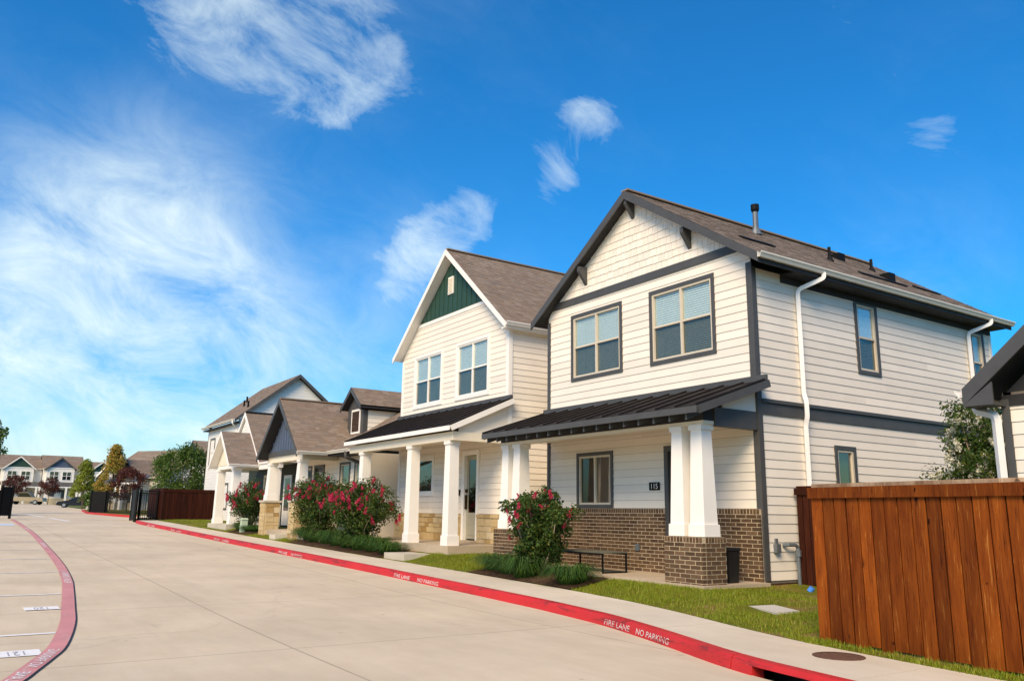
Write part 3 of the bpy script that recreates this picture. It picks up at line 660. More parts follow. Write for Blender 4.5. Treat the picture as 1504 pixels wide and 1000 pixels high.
def metal_roof(parent, x0, x1, ye, ze, yw, zw, n, fascia='slate_trim', under='dark_soffit', tails=True, beam_y=None):
    """standing seam shed roof over a porch, falling from the wall (yw) to the eave (ye)"""
    run = math.hypot(yw-ye, zw-ze); et = Vector((0, (yw-ye)/run, (zw-ze)/run)); nn = Vector((0, -et.z, et.y))
    mb = MB(); E = Vector((0, ye, ze))
    def pt(x, t, h): v = E+et*t+nn*h; return (x, v.y, v.z)
    mb.hexa([pt(x0, 0, -.10), pt(x1, 0, -.10), pt(x1, run, -.10), pt(x0, run, -.10), pt(x0, 0, -.012), pt(x1, 0, -.012), pt(x1, run, -.012), pt(x0, run, -.012)])
    deck = mb.build('porch_roof', under, parent); w = (x1-x0)/n
    for i in range(n):
        a = x0+i*w; m = MB(); m.hexa([pt(a+.012, -.03, -.008), pt(a+w-.012, -.03, -.008), pt(a+w-.012, run, -.008), pt(a+.012, run, -.008), pt(a+.012, -.03, 0), pt(a+w-.012, -.03, 0), pt(a+w-.012, run, 0), pt(a+.012, run, 0)])
        m.build('metal_panel', 'dark_metal_roof', deck)
    for i in range(n+1):
        a = x0+i*w; m = MB(); m.hexa([pt(a-.012, -.035, -.006), pt(a+.012, -.035, -.006), pt(a+.012, run, -.006), pt(a-.012, run, -.006), pt(a-.010, -.035, .035), pt(a+.010, -.035, .035), pt(a+.010, run, .035), pt(a-.010, run, .035)])
        m.build('seam', 'dark_metal_roof', deck)
    # fascia along the eave and rake boards on both ends
    m = MB(); m.box(x0-.02, x1+.02, ye-.045, ye-.012, ze-.145, ze-.022); m.build('fascia', fascia, deck)
    for x, s in ((x0, -1), (x1, 1)):
        m = MB(); m.hexa([pt(x+s*.002, -.02, -.16), pt(x+s*.04, -.02, -.16), pt(x+s*.04, run, -.16), pt(x+s*.002, run, -.16), pt(x+s*.002, -.02, -.015), pt(x+s*.04, -.02, -.015), pt(x+s*.04, run, -.015), pt(x+s*.002, run, -.015)]); m.build('rake_board', fascia, deck)
    m = MB(); m.box(x0-.03, x1+.03, yw-.09, yw-.022, zw-.03, zw+.085); m.build('flashing', 'slate_trim', deck)
    return deck
def brick_set(parent, mats, plan, quota, name='brick'):
    """plan: list of (centre, size, yaw) bricks; the nearest go in as single pieces, the rest joined"""
    plan.sort(key=lambda b: b[3]); cache = {}
    rest = MB(); off = wloc(parent)
    for i, (c, sz, ax, dist) in enumerate(plan):
        sx, sy, sz_ = sz
        if i < quota:
            k = (round(sx, 3), round(sy, 3), round(sz_, 3))
            if k not in cache:
                m = MB(); b = .004; hx, hy, hz = sx/2, sy/2, sz_/2
                vs = [(x, y, z) for z in (-hz, hz) for (x, y) in ((-hx+b, -hy), (hx-b, -hy), (hx, -hy+b), (hx, hy-b), (hx-b, hy), (-hx+b, hy), (-hx, hy-b), (-hx, -hy+b))]
                m.add(vs, [tuple(range(8))[::-1], tuple(range(8, 16))]+[(j, (j+1) % 8, 8+(j+1) % 8, 8+j) for j in range(8)]); cache[k] = m.mesh(name, mats[0])
            o = link(name, cache[k], parent); o.location = Vector(c)-off+Vector((random.uniform(-.002, .002), random.uniform(-.003, .003), 0))
        else: rest.box(c[0]-sx/2, c[0]+sx/2, c[1]-sy/2, c[1]+sy/2, c[2]-sz_/2, c[2]+sz_/2)
    if rest.v: rest.build(name+'s', mats[1], parent, 'stuff')
def brick_rows(face, u0, u1, z0, n, L=.262, H=.079, j=.014, depth=.05, cap=True, half=False, flush=True):
    out = []; camp = Vector((0, 0, 1.6))
    def put(a, b, za, zb):
        c = face.p((a+b)/2, (za+zb)/2, -depth/2+.004)
        s = (b-a, depth, zb-za) if face.ax in 'FB' else (depth, b-a, zb-za)
        out.append((c, s, 0, (Vector(c)-camp).length))
    for r in range(n):
        z = z0+r*H; u = u0-(L/2 if (r+half) % 2 else 0)
        while u < u1-.02:
            a = max(u, u0)+(0 if flush and u <= u0+1e-6 else j/2); b = min(u+L, u1)-(0 if flush and u+L >= u1-1e-6 else j/2)
            if b-a > .03: put(a, b, z+j/2, z+H-j/2)
            u += L
    if cap:
        z = z0+n*H; k = max(1, round((u1-u0)/.079)); w = (u1-u0)/k
        for i in range(k): put(u0+i*w+j/2, u0+(i+1)*w-j/2, z+j/2, z+.098)
    return out
def stone_rows(face, u0, u1, z0, z1, depth=.06, rows=(.21, .15, .24, .17, .13)):
    out = []; camp = Vector((0, 0, 1.6)); z = z0; k = random.randrange(5); j = .012
    while z < z1-.02:
        h = min(rows[k % 5], z1-z); h = z1-z if z1-z-h < .07 else h; k += 1; u = u0
        while u < u1-.01:
            w = random.uniform(.24, .52); w = u1-u if u1-u-w < .14 else w; b = min(u+w, u1)
            dd = depth+random.uniform(-.006, .012); c = face.p((u+b)/2, z+h/2, -depth/2+.008+(dd-depth)/2)
            s = (b-u-j, dd, h-j) if face.ax in 'FB' else (dd, b-u-j, h-j)
            out.append((c, (round(s[0], 2), round(s[1], 2), round(s[2], 3)), 0, (Vector(c)-camp).length)); u = b
        z += h
    return out
def plate(parent, face, u0, u1, z0, z1, s, label=None):
    mb = MB(); face.box(mb, u0, u1, z0, z1, .02, .038); o = mb.build('number_plate', 'black_metal', parent, None, label)
    if s:
        me = text_mesh(s, 'white_trim'); off = wloc(parent); hh = (z1-z0)*.9; xs_ = [v.co.x for v in me.vertices]; ys_ = [v.co.y for v in me.vertices]
        sx = (u1-u0)*.62/(max(xs_)-min(xs_)); sy = (z1-z0)*.66/(max(ys_)-min(ys_))
        for v in me.vertices: v.co = Vector(face.p((u0+u1)/2+v.co.x*sx, (z0+z1)/2+(v.co.y-(max(ys_)+min(ys_))/2)*sy, .041))-off
        link('lettering', me, o)
    return o
def column(parent, cx, cy, z0, z1, a0, a1, mat='white_trim', capw=.05, base=.22):
    mb = MB(); mb.taper(cx, cy, z0+base, z1-.10, a0, a0, a1, a1); c = mb.build('column', mat, parent)
    m = MB(); m.taper(cx, cy, z0, z0+base, a0+.028, a0+.028, a0+.024, a0+.024); m.build('plinth', mat, c)
    m = MB(); m.taper(cx, cy, z1-.10, z1, a1+.03, a1+.03, a1+.035, a1+.035); m.build('capital', mat, c); return c
def rake(parent, face_y, xe, ze, xa, za, mat, depth=.19, w=.035, name='rake_board', drop=0):
    """barge board on a street-facing gable, eave (xe,ze) to apex (xa,za)"""
    sl = (za-ze)/(xa-xe); mb = MB(); up = depth
    mb.prism([(xe, face_y, ze-up*.98-drop), (xa, face_y, za-up*1.1-drop), (xa, face_y, za-drop), (xe, face_y, ze-drop)], (0, w, 0)); return mb.build(name, mat, parent)
def gable_wall(parent, face, u0, u1, z0, zap, mat, thick=.1, name='gable'):
    mb = MB(); um = (u0+u1)/2; P = face.p
    a = [Vector(P(u0, z0, 0)), Vector(P(u1, z0, 0)), Vector(P(um, zap, 0))]; d = Vector(P(0, 0, -thick))-Vector(P(0, 0, 0))
    mb.prism(a, d); return mb.build(name, mat, parent)

# ------------------------------------------------------------------ house 115
def build_house_115():
    x0, x1, yf, yb = -17.63, -10.63, 13.0, 22.6
    h = thing('house', (x1, yf, .3), 'two storey cream house with slate trim, brick base and house number 115', 'house')
    Fr, Rt = Face('F', yf), Face('R', x1)
    xm = (x0+x1)/2; tip = 3.93; ze = 6.80; sl = .667; zr = ze+tip*sl
    up = [(-16.61, -14.6, 4.99, 6.76), (-13.63, -11.62, 4.99, 6.76)]
    lw = (-16.39, -15.0, 1.76, 3.12); dr = (-13.25, -12.15, .40, 3.12)
    sw = [(16.46, 17.34, 4.79, 6.5), (21.5, 22.2, 4.79, 6.5), (15.38, 16.13, 2.05, 3.12)]
    def half(z): return 3.5 if z <= 6.93 else max(0.02, tip-(z-6.66)/sl)
    lim = lambda z: (xm-half(z), xm+half(z))
    wf = wall(Fr, x0+.12, x1-.12, .2, 6.9, [hole(*o) for o in up+[lw]]+[(dr[0]+.05, dr[1]-.05, .3, 3.05)], 'wall_core', h)
    wr = wall(Rt, yf, yb, .36, 6.66, [hole(*o) for o in sw], 'wall_core', h)
    m = MB(); m.box(x0, x0+.1, yf, yb, .2, 6.9); m.box(x0, x1-.15, yb-.12, yb, .2, 6.9); m.box(x0, x1, yf+.2, yb-.2, .5, .55); m.box(x0, x1, yf+.2, yb-.2, 3.6, 3.7); m.build('rear_wall', 'siding_far', h)
    m = MB(); m.box(x0+.02, x1-.02, yf+.02, yb, -.1, .4); m.build('foundation', 'bare_soil', h)
    siding(Fr, x0, x1, 4.33, 7.05, [hole(*o) for o in up], 'siding', wf, lim=lim)
    siding(Fr, x0, x1, 1.76, 3.55, [hole(*lw), (dr[0]+.05, dr[1]-.05, .3, 3.05)], 'siding', wf)
    siding(Rt, yf, yb, 3.92, 6.64, [hole(*o) for o in sw], 'siding', wr)
    siding(Rt, yf, yb, .41, 3.61, [hole(*o) for o in sw], 'siding', wr)
    # gable with shake shingles
    g = gable_wall(h, Fr, xm-half(7.05), xm+half(7.05), 7.05, zr-.22, 'wall_core')
    z = 7.24; r = 0
    while z < zr-.3:
        zb = z+.185; u = xm-half(z)-random.uniform(0, .2)
        while u < xm+half(z):
            w = random.uniform(.12, .24); a, b = u+.004, u+w-.004
            pts = [(a, z), (b, z), (b, zb), (a, zb)]
            for s in (-1, 1):     # clip by the two roof lines
                def f(p): return half_line(s, p)
                def half_line(s, p): return (tip*sl+6.66-sl*abs(0))-p[1]-sl*s*(p[0]-xm)
                res = []
                for i in range(len(pts)):
                    p, q = pts[i], pts[(i+1) % len(pts)]; fp, fq = half_line(s, p), half_line(s, q)
                    if fp >= 0: res.append(p)
                    if (fp >= 0) != (fq >= 0): t = fp/(fp-fq); res.append((p[0]+(q[0]-p[0])*t, p[1]+(q[1]-p[1])*t))
                pts = res
                if len(pts) < 3: break
            if len(pts) >= 3 and max(p[0] for p in pts)-min(p[0] for p in pts) > .02:
                dz = random.uniform(-.008, .008); mb = MB(); d = lambda zz: .022-.014*(zz-z)/.185
                n = len(pts); vs = [Fr.p(p[0], p[1]+(dz if p[1] < z+.01 else 0), d(p[1])) for p in pts]+[Fr.p(p[0], p[1]+(dz if p[1] < z+.01 else 0), 0) for p in pts]
                mb.add(vs, [tuple(range(n))]+[(i, n+i, n+(i+1) % n, (i+1) % n) for i in range(n)]); mb.build('shake_shingle', 'siding', g)
            u += w
        z = zb
    # trim
    m = MB(); a = half(7.05)-.0; m.prism([Fr.p(xm-half(7.05), 7.05, 0), Fr.p(xm+half(7.05), 7.05, 0), Fr.p(xm+half(7.24), 7.24, 0), Fr.p(xm-half(7.24), 7.24, 0)], (0, -.04, 0)); m.build('frieze_board', 'slate_trim', h)
    board(Fr, x1-.115, x1+.034, .41, 6.75, 'slate_trim', h, .034, 'corner_board'); board(Rt, yf, yf+.10, .41, 6.66, 'slate_trim', h, .0335, 'corner_board')
    board(Fr, x0-.02, x0+.10, .41, 6.75, 'slate_trim', h, .034, 'corner_board'); board(Rt, yb-.10, yb, .41, 6.66, 'white_trim', h, .034, 'corner_board')
    board(Rt, yf+.1, yb-.1, 3.61, 3.85, 'slate_trim', h, .034, 'band_board'); board(Rt, yf+.1, yb-.1, 3.85, 3.92, 'slate_trim', h, .075, 'band_cap')
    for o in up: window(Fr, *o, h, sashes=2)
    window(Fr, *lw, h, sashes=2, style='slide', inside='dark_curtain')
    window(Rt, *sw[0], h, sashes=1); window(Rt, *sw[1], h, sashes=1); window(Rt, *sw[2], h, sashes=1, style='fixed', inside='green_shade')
    # door
    m = MB(); Fr.box(m, dr[0]+.12, dr[1]-.12, .42, 3.0, -.09, -.05); d = m.build('door', 'door_slate', h)
    m = MB(); Fr.box(m, dr[0]+.27, dr[1]-.27, .75, 2.85, -.05, -.046); m.build('door_glass', 'pane_far', d)
    m = MB(); Fr.box(m, dr[0], dr[0]+.12, .42, 3.12, -.1, .05); Fr.box(m, dr[1]-.12, dr[1], .42, 3.12, -.1, .05); Fr.box(m, dr[0]+.12, dr[1]-.12, 3.0, 3.12, -.1, .05); m.build('door_frame', 'slate_trim', d)
    m = MB(); Fr.box(m, dr[0]+.15, dr[0]+.18, 1.25, 1.6, -.05, .02); m.build('handle', 'black_metal', d)
    # wreath-like white ornament hanging in the door glass
    plate(h, Fr, -13.75, -13.42, 2.16, 2.335, '115', 'black house number plate reading 115')
    # brick base and piers
    bw = MB(); yo = yf-.095
    for a, b in ((x0, dr[0]-.0), (dr[1], x1-.01)): bw.box(a+.002, b-.002, yo+.001, yf-.003, .30, 1.752)
    bwo = bw.build('brick_base', 'mortar', h); Fb = Face('F', yo+.0); plan = []
    for a, b in ((x0, dr[0]), (dr[1], x1-.005)): plan += brick_rows(Fb, a, b, .385, 16)
    Rb = Face('R', x1-.006); 
    brick_set(bwo, ('brick', 'brick_many'), plan, 205)
    for k, (a, b) in enumerate(((-11.60, -10.63), (-17.63, -16.66))):
        m = MB(); y0, y1 = 11.30, 11.92; m.box(a+.002, b-.002, y0+.002, y1-.002, .16, 1.225); p = m.build('brick_pier', 'mortar', h)
        pl = brick_rows(Face('F', y0), a, b, .255, 11, depth=.09)+brick_rows(Face('R', b), y0+.086, y1, .255, 11, depth=.09, half=True, flush=False)
        lf = brick_rows(Face('L', a), y0+.092, y1, .255, 11, depth=.09, half=True)
        brick_set(p, ('brick', 'brick_many'), pl, 95 if k == 0 else 0)
        if k == 0: brick_set(p, ('brick', 'brick_many'), lf, 0, 'side_brick')
        for cx in (a+.235, b-.225): column(h, cx, 11.60, 1.235, 3.30, .178, .135, capw=.04)
    # porch
    m = MB(); m.box(x0-.02, x1+.10, 11.2, 13.0, .05, .385); m.build('porch_slab', 'porch_concrete', h)
    pr = metal_roof(h, x0-.1, x1+.27, 11.0, 3.60, 13.0, 4.27, 14)
    for i in range(17):
        x = x0+.05+i*(x1-x0-.1)/16; m = MB(); s = .335
        m.hexa([(x-.02, 11.03, 3.345), (x+.02, 11.03, 3.345), (x+.02, 11.6, 3.345+.57*s), (x-.02, 11.6, 3.345+.57*s), (x-.02, 11.03, 3.49), (x+.02, 11.03, 3.49), (x+.02, 11.6, 3.49+.57*s), (x-.02, 11.6, 3.49+.57*s)]); m.build('rafter_tail', 'slate_trim', pr)
    m = MB(); m.box(x0+.02, x1-.02, 11.45, 11.74, 3.30, 3.37); m.build('porch_beam', 'cream_trim', h); m = MB(); m.box(x0+.02, x1-.02, 11.46, 11.73, 3.37, 3.62); m.build('eave_blocking', 'dark_soffit', h)
    m = MB(); m.box(x0+.02, x1-.14, 11.74, 12.97, 3.46, 3.49); m.build('porch_ceiling', 'cream_trim', h)
    m = MB(); m.box(x1-.13, x1+.01, 11.75, 12.96, 3.28, 3.64); m.build('end_beam', 'slate_trim', h)
    m = MB(); m.prism([(x1-.06, 12.0, 3.642), (x1-.06, 12.96, 3.642), (x1-.06, 12.96, 4.05), (x1-.06, 12.0, 3.74)], (.04, 0, 0)); m.build('end_panel', 'siding_far', h)
    # main roof
    A, B, D = (xm+tip, yf-.30, ze), (xm+tip, yb+.35, ze), (xm, yf-.30, zr)
    rr = slope(h, A, B, D); slope(h, (xm-tip, yb+.35, ze), (xm-tip, yf-.30, ze), (xm, yb+.35, zr))
    for s in (-1, 1): rake(h, yf-.325, xm+s*tip, ze, xm, zr, 'slate_trim', .2)
    m = MB(); m.box(xm-.12, xm+.12, yf-.3, yb+.35, zr-.01, zr+.03); m.build('ridge_cap', 'shingles', rr)
    m = MB(); m.box(x1+.005, xm+tip-.01, yf+.9, yb+.1, 6.60, 6.64); m.box(xm+tip-.03, xm+tip, yf-.28, yb+.34, 6.60, 6.735); m.build('soffit', 'dark_soffit', h)
    m = MB(); m.box(x1+.0, x1+.05, yf+.9, yb-.05, 6.46, 6.60); m.build('frieze', 'dark_soffit', h)
    gutter(h, (xm+tip+.005, yf-.32, 6.80), (xm+tip+.005, yb+.36, 6.80), (1, 0, 0))
    for xx, zz, dx in ((xm, zr-.26, 0), (xm-1.85, zr-.30-1.85*sl, -.0), (xm+1.85, zr-.30-1.85*sl, 0)):
        m = MB(); m.prism([(xx-.05, yf-.02, zz-.42), (xx-.05, yf-.28, zz-.08), (xx-.05, yf-.28, zz+.05), (xx-.05, yf-.02, zz+.05)], (.1, 0, 0)); m.build('gable_bracket', 'slate_trim', h)
    for y, yt in ((14.37, 14.75), (21.33, 21.75)):
        downspout(h, [(xm+tip+.05, yt, 6.72), (xm+tip+.05, yt, 6.6), (x1+.08, y, 6.36), (x1+.08, y, 4.12), (x1+.13, y, 3.96), (x1+.13, y, 3.62), (x1+.08, y, 3.48), (x1+.08, y, .5)])
    # roof fittings on the right slope
    def on(t, y, hh=0): return (xm+tip*(1-t)+hh*.55, y, ze+tip*sl*t+hh*.83)
    for (t, y0, y1) in ((.34, 13.9, 15.0), (.28, 18.0, 20.0), (.36, 21.0, 22.2)):
        m = MB(); a, b = Vector(on(t, y0, .015)), Vector(on(t+.035, y0, .015)); m.prism([a, Vector(on(t, y1, .015)), Vector(on(t+.035, y1, .015)), b], (.015, 0, .025)); m.build('roof_vent', 'black_metal', rr)
    p = Vector(on(.80, 16.6)); m = MB(); m.tube([p, p+Vector((0, 0, .62))], .075, 10); f = m.build('flue_pipe', 'grey_steel', rr)
    m = MB(); m.tube([p+Vector((0, 0, .60)), p+Vector((0, 0, .66)), p+Vector((0, 0, .80))], [.085, .11, .11], 10); m.build('flue_cap', 'black_metal', f)
    m = MB(); m.tube([p-Vector((0, 0, .05)), p+Vector((0, 0, .16))], [.16, .08], 10); m.build('flue_boot', 'grey_steel', f)
    for t, y, hh in ((.52, 18.1, .36), (.62, 20.6, .34)):
        p = Vector(on(t, y)); m = MB(); m.tube([p, p+Vector((0, 0, hh))], .04, 8); m.tube([p-Vector((0, 0, .04)), p+Vector((0, 0, .1))], [.11, .05], 8); m.build('vent_pipe', 'black_metal', rr)
    for t, y in ((.72, 19.6), (.42, 20.0)):
        p = Vector(on(t, y)); m = MB(); m.box(p.x-.12, p.x+.16, p.y-.14, p.y+.14, p.z-.1, p.z+.13); m.build('box_vent', 'black_metal', rr)
    # meter box, conduit and pipe on the side wall, outlet on the brick
    m = MB(); Rt.box(m, 13.24, 13.36, .93, 1.10, .01, .10); Rt.box(m, 13.27, 13.33, 1.10, 1.2, .02, .06); m.build('meter_box', 'grey_steel', h)
    m = MB(); m.tube([(x1+.02, 13.52, 1.07), (x1+.12, 13.56, 1.08), (x1+.15, 13.74, 1.08), (x1+.15, 13.80, 1.02), (x1+.15, 13.80, .9), (x1+.15, 13.80, .25)], .038, 8); m.build('gas_pipe', 'grey_steel', h)
    m = MB(); m.tube([(x1+.15, 13.80, .98), (x1+.15, 13.80, .86)], .06, 8); m.build('pipe_collar', 'grey_steel', h)
    m = MB(); Fr.box(m, -14.14, -14.02, .83, .97, .09, .14); m.build('outlet_cover', 'grey_steel', h)
    return h
build_house_115()

# ------------------------------------------------------------------ neighbour with green gable
def build_house_green():
    x0, x1, yf, yb = -26.6, -19.6, 13.0, 23.5
    h = thing('house', (x1, yf, .5), 'two storey cream house with dark green gable and limestone base', 'house')
    Fr, Rt = Face('F', yf), Face('R', x1); xm = -23.1; tip = 3.76; ze = 7.10; zr = 10.32; sl = (zr-ze)/tip
    up = [(-25.67, -23.6, 5.13, 7.03), (-22.72, -20.65, 5.13, 7.03)]; lw = (-25.35, -23.98, 2.14, 3.46); dr = (-22.08, -21.1, .80, 3.48)
    def half(z): return 3.5 if z <= 7.13 else max(.02, tip-(z-ze+.19)/sl)
    lim = lambda z: (xm-half(z), xm+half(z))
    wf = wall(Fr, x0+.1, x1-.12, .3, 7.1, [hole(*o) for o in up+[lw]]+[(dr[0]+.05, dr[1]-.05, .4, 3.42)], 'wall_core', h)
    wr = wall(Rt, yf, yb, .3, 7.0, [], 'wall_core', h)
    m = MB(); m.box(x0, x0+.1, yf, yb, .2, 7); m.box(x0, x1-.15, yb-.1, yb, .2, 7); m.box(x0, x1, yf+.2, yb-.2, 3.7, 3.8); m.box(x0+.02, x1-.02, yf+.03, yb-.05, .0, .58); m.build('rear_wall', 'siding_far', h)
    siding(Fr, x0, x1, 4.92, 8.02, [hole(*o) for o in up], 'siding', wf, lim=lim)
    siding(Fr, x0, x1, 1.575, 3.9, [hole(*lw), (dr[0]+.05, dr[1]-.05, .4, 3.42)], 'siding', wf)
    siding(Rt, yf, yb, .62, 7.0, [], 'siding', wr)
    g = gable_wall(h, Fr, xm-half(7.13), xm+half(7.13), 7.13, zr-.26, 'wall_core')
    m = MB(); a, b = half(8.14), half(8.02); m.prism([Fr.p(xm-b, 8.02), Fr.p(xm+b, 8.02), Fr.p(xm+a, 8.14), Fr.p(xm-a, 8.14)], (0, -.035, 0)); m.build('frieze_board', 'white_trim', h)
    m = MB(); m.prism([Fr.p(xm-half(8.14), 8.14), Fr.p(xm+half(8.14), 8.14), Fr.p(xm, zr-.24)], (0, -.012, 0)); gp = m.build('gable_panel', 'green_panel', h)
    u = xm-half(8.14)+.2
    while u < xm+half(8.14)-.1:
        zt = zr-.24-sl*abs(u-xm)
        if zt > 8.25: m = MB(); Fr.box(m, u-.025, u+.025, 8.14, zt-.02, .012, .034); m.build('batten', 'green_panel', gp)
        u += .305
    m = MB(); Fr.box(m, -23.36, -23.02, 8.82, 9.42, .012, .05); v = m.build('gable_vent', 'white_trim', h)
    for i in range(9): m = MB(); z = 8.87+i*.058; m.hexa([Fr.p(-23.32, z, .07), Fr.p(-23.06, z, .07), Fr.p(-23.06, z, .05), Fr.p(-23.32, z, .05), Fr.p(-23.32, z+.045, .052), Fr.p(-23.06, z+.045, .052), Fr.p(-23.06, z+.045, .04), Fr.p(-23.32, z+.045, .04)]); m.build('louvre', 'cream_trim', v)
    board(Fr, x1-.12, x1+.03, .9, 7.0, 'white_trim', h, .034, 'corner_board'); board(Rt, yf, yf+.1, .6, 7.0, 'white_trim', h, .0335, 'corner_board'); board(Fr, x0-.02, x0+.1, 1.6, 7.0, 'white_trim', h, .034, 'corner_board')
    board(Rt, 14.5, 14.62, .6, 7.0, 'white_trim', h, .034, 'corner_board')
    for o in up: window(Fr, *o, h, trim='white_trim', frame='white_trim', tw=.11)
    window(Fr, *lw, h, trim='white_trim', frame='white_trim', tw=.11, sashes=1, style='fixed', inside='dark_curtain')
    m = MB(); Fr.box(m, dr[0]+.13, dr[1]-.13, .84, 3.34, -.09, -.05); d = m.build('door', 'door_olive', h)
    m = MB(); Fr.box(m, dr[0]+.26, dr[1]-.25, 1.62, 3.2, -.05, -.045); m.build('door_glass', 'pane_far', d)
    m = MB(); Fr.box(m, dr[0]+.24, dr[1]-.23, .95, 1.42, -.05, -.04); m.build('door_panel', 'door_olive', d)
    m = MB(); Fr.box(m, dr[0], dr[0]+.13, .80, 3.48, -.1, .06); Fr.box(m, dr[1]-.13, dr[1], .80, 3.48, -.1, .06); Fr.box(m, dr[0]+.13, dr[1]-.13, 3.35, 3.48, -.1, .06); m.build('door_frame', 'white_trim', d)
    m = MB(); Fr.box(m, dr[0]+.15, dr[0]+.19, 1.72, 2.15, -.05, .03); Fr.box(m, dr[0]+.15, dr[0]+.2, 2.22, 2.32, -.05, .02); m.build('handle', 'brass', d)
    m = MB(); m.box(dr[0]+.0, dr[1]-.0, yf-.3, yf+.05, .74, .80); m.build('door_sill', 'porch_concrete', d)
    m = MB(); Fr.box(m, -22.62, -22.44, 2.37, 2.58, .02, .05); o = m.build('number_plate', 'black_metal', h, None, 'small black plate with a white mark beside the door'); m = MB(); Fr.box(m, -22.6, -22.54, 2.40, 2.55, .05, .053); m.build('white_mark', 'white_trim', o)
    m = MB(); Fr.box(m, -22.30, -22.22, 2.13, 2.31, .02, .05); m.build('door_bell', 'black_metal', h)
    sb = MB(); yo = yf-.09; plan = []
    for a, b in ((x0-.03, dr[0]), (dr[1], x1+.02)): sb.box(a+.01, b-.01, yo+.012, yf-.002, .62, 1.565); plan += stone_rows(Face('F', yo), a, b, .74, 1.46); plan += stone_rows(Face('F', yo-.02), a, b, 1.46, 1.575, .1, (.115,)*5)
    so = sb.build('stone_base', 'stone_mortar', h); brick_set(so, ('limestone', 'limestone'), plan, 300, 'stone')
    # porch
    m = MB(); m.box(x0-.1, x1+.15, 11.02, 13.0, .3, .735); m.build('porch_slab', 'porch_concrete', h)
    m = MB(); m.box(-21.45, -20.2, 10.12, 11.01, .2, .50); m.build('step', 'step_concrete', h)
    pr = metal_roof(h, x0-.12, x1+.22, 10.95, 3.96, 13.0, 4.88, 14, 'white_trim', 'cream_trim')
    m = MB(); m.box(x0-.05, x1+.12, 11.10, 11.40, 3.56, 3.80); m.build('porch_beam', 'cream_trim', h)
    m = MB(); m.box(x1-.14, x1+.12, 11.40, 12.96, 3.56, 3.80); m.build('end_beam', 'cream_trim', h)
    m = MB(); m.box(x0-.05, x1-.15, 11.41, 12.97, 3.74, 3.78); m.build('porch_ceiling', 'cream_trim', h)
    m = MB(); m.prism([(x1-.02, 11.35, 3.802), (x1-.02, 12.96, 3.802), (x1-.02, 12.96, 4.68), (x1-.02, 11.35, 3.98)], (.04, 0, 0)); m.build('end_panel', 'siding_far', h)
    for cx in (-19.82, -22.15, -25.7): column(h, cx, 11.28, .735, 3.56, .160, .142, base=.26)
    rr = slope(h, (xm+tip, yf-.32, ze), (xm+tip, yb+.3, ze), (xm, yf-.32, zr), under='white_trim'); slope(h, (xm-tip, yb+.3, ze), (xm-tip, yf-.32, ze), (xm, yb+.3, zr), under='white_trim')
    for s in (-1, 1): rake(h, yf-.345, xm+s*tip, ze, xm, zr, 'white_trim', .19)
    m = MB(); m.box(xm-.1, xm+.1, yf-.3, yb+.3, zr-.01, zr+.03); m.build('ridge_cap', 'shingles', rr)
    m = MB(); m.box(x1+.005, xm+tip-.01, yf-.3, yb+.1, 6.93, 6.97); m.box(xm+tip-.03, xm+tip, yf-.30, yb+.28, 6.93, 7.04); m.build('soffit', 'white_trim', h)
    gutter(h, (xm+tip+.004, yf-.33, 7.11), (xm+tip+.004, yb+.3, 7.11), (1, 0, 0), 'white_trim')
    return h
build_house_green()

# ------------------------------------------------------------------ right-hand neighbour at the picture's edge
def build_house_right():
    x0, x1, yf, yb = -5.72, 1.6, 12.35, 21
    h = thing('house', (x0, yf, .2), 'single storey cream house with charcoal rake behind the tall wooden fence', 'house')
    Fr, Lf = Face('F', yf), Face('L', x0); tip_l = -6.08; xm = -2.06; ze = 3.46; sl = .85; zr = ze+(xm-tip_l)*sl
    win = (-5.42, -4.3, 1.2, 2.75)
    wf = wall(Fr, x0+.01, x1, .1, 3.4, [hole(*win)], 'wall_core', h); wall(Lf, yf, yb, .1, 3.4, [], 'wall_core', h)
    siding(Fr, x0, x1, .3, 3.36, [hole(*win)], 'siding', wf, .178)
    board(Fr, x0-.02, x0+.09, .3, 3.3, 'slate_trim', h, .034, 'corner_board'); siding(Lf, yf, yb, .3, 3.3, [], 'siding', wf, single=False)
    window(Fr, *win, h, sashes=2)
    m = MB(); m.prism([(x0, yf+.02, 3.36), (x1+.3, yf+.02, 3.36), (xm, yf+.02, zr-.25)], (0, .1, 0)); m.build('gable', 'dark_soffit', h)
    m = MB(); m.box(x0, x1, yf-.03, yf, 3.2, 3.36); m.build('frieze_board', 'dark_soffit', h)
    m = MB(); m.box(x0+.1, x1, yb-.1, yb, .1, 3.4); m.box(x1-.1, x1, yf+.1, yb, .1, 3.4); m.build('rear_wall', 'siding_far', h)
    slope(h, (tip_l, yb+.3, ze), (tip_l, yf-.38, ze), (xm, yb+.3, zr)); slope(h, (2*xm-tip_l, yf-.38, ze), (2*xm-tip_l, yb+.3, ze), (xm, yf-.38, zr))
    for s in (-1, 1): rake(h, yf-.41, xm+s*(xm-tip_l), ze, xm, zr, 'slate_trim', .25)
    m = MB(); m.box(tip_l+.0, x0+.05, yf-.4, yf-.02, 3.20, 3.24); m.prism([(tip_l, yf-.408, 3.20), (x0+.06, yf-.408, 3.20), (x0+.06, yf-.408, 3.52), (tip_l, yf-.408, 3.22)], (0, .03, 0)); m.build('eave_return', 'slate_trim', h)
    gutter(h, (tip_l-.004, yf-.40, 3.45), (tip_l-.004, yb, 3.45), (-1, 0, 0), 'white_trim')
    downspout(h, [(tip_l-.03, yf+.0, 3.36), (tip_l-.03, yf+.0, 3.18), (x0-.07, yf-.10, 3.08), (x0-.07, yf-.10, .3)], r=.055)
build_house_right()

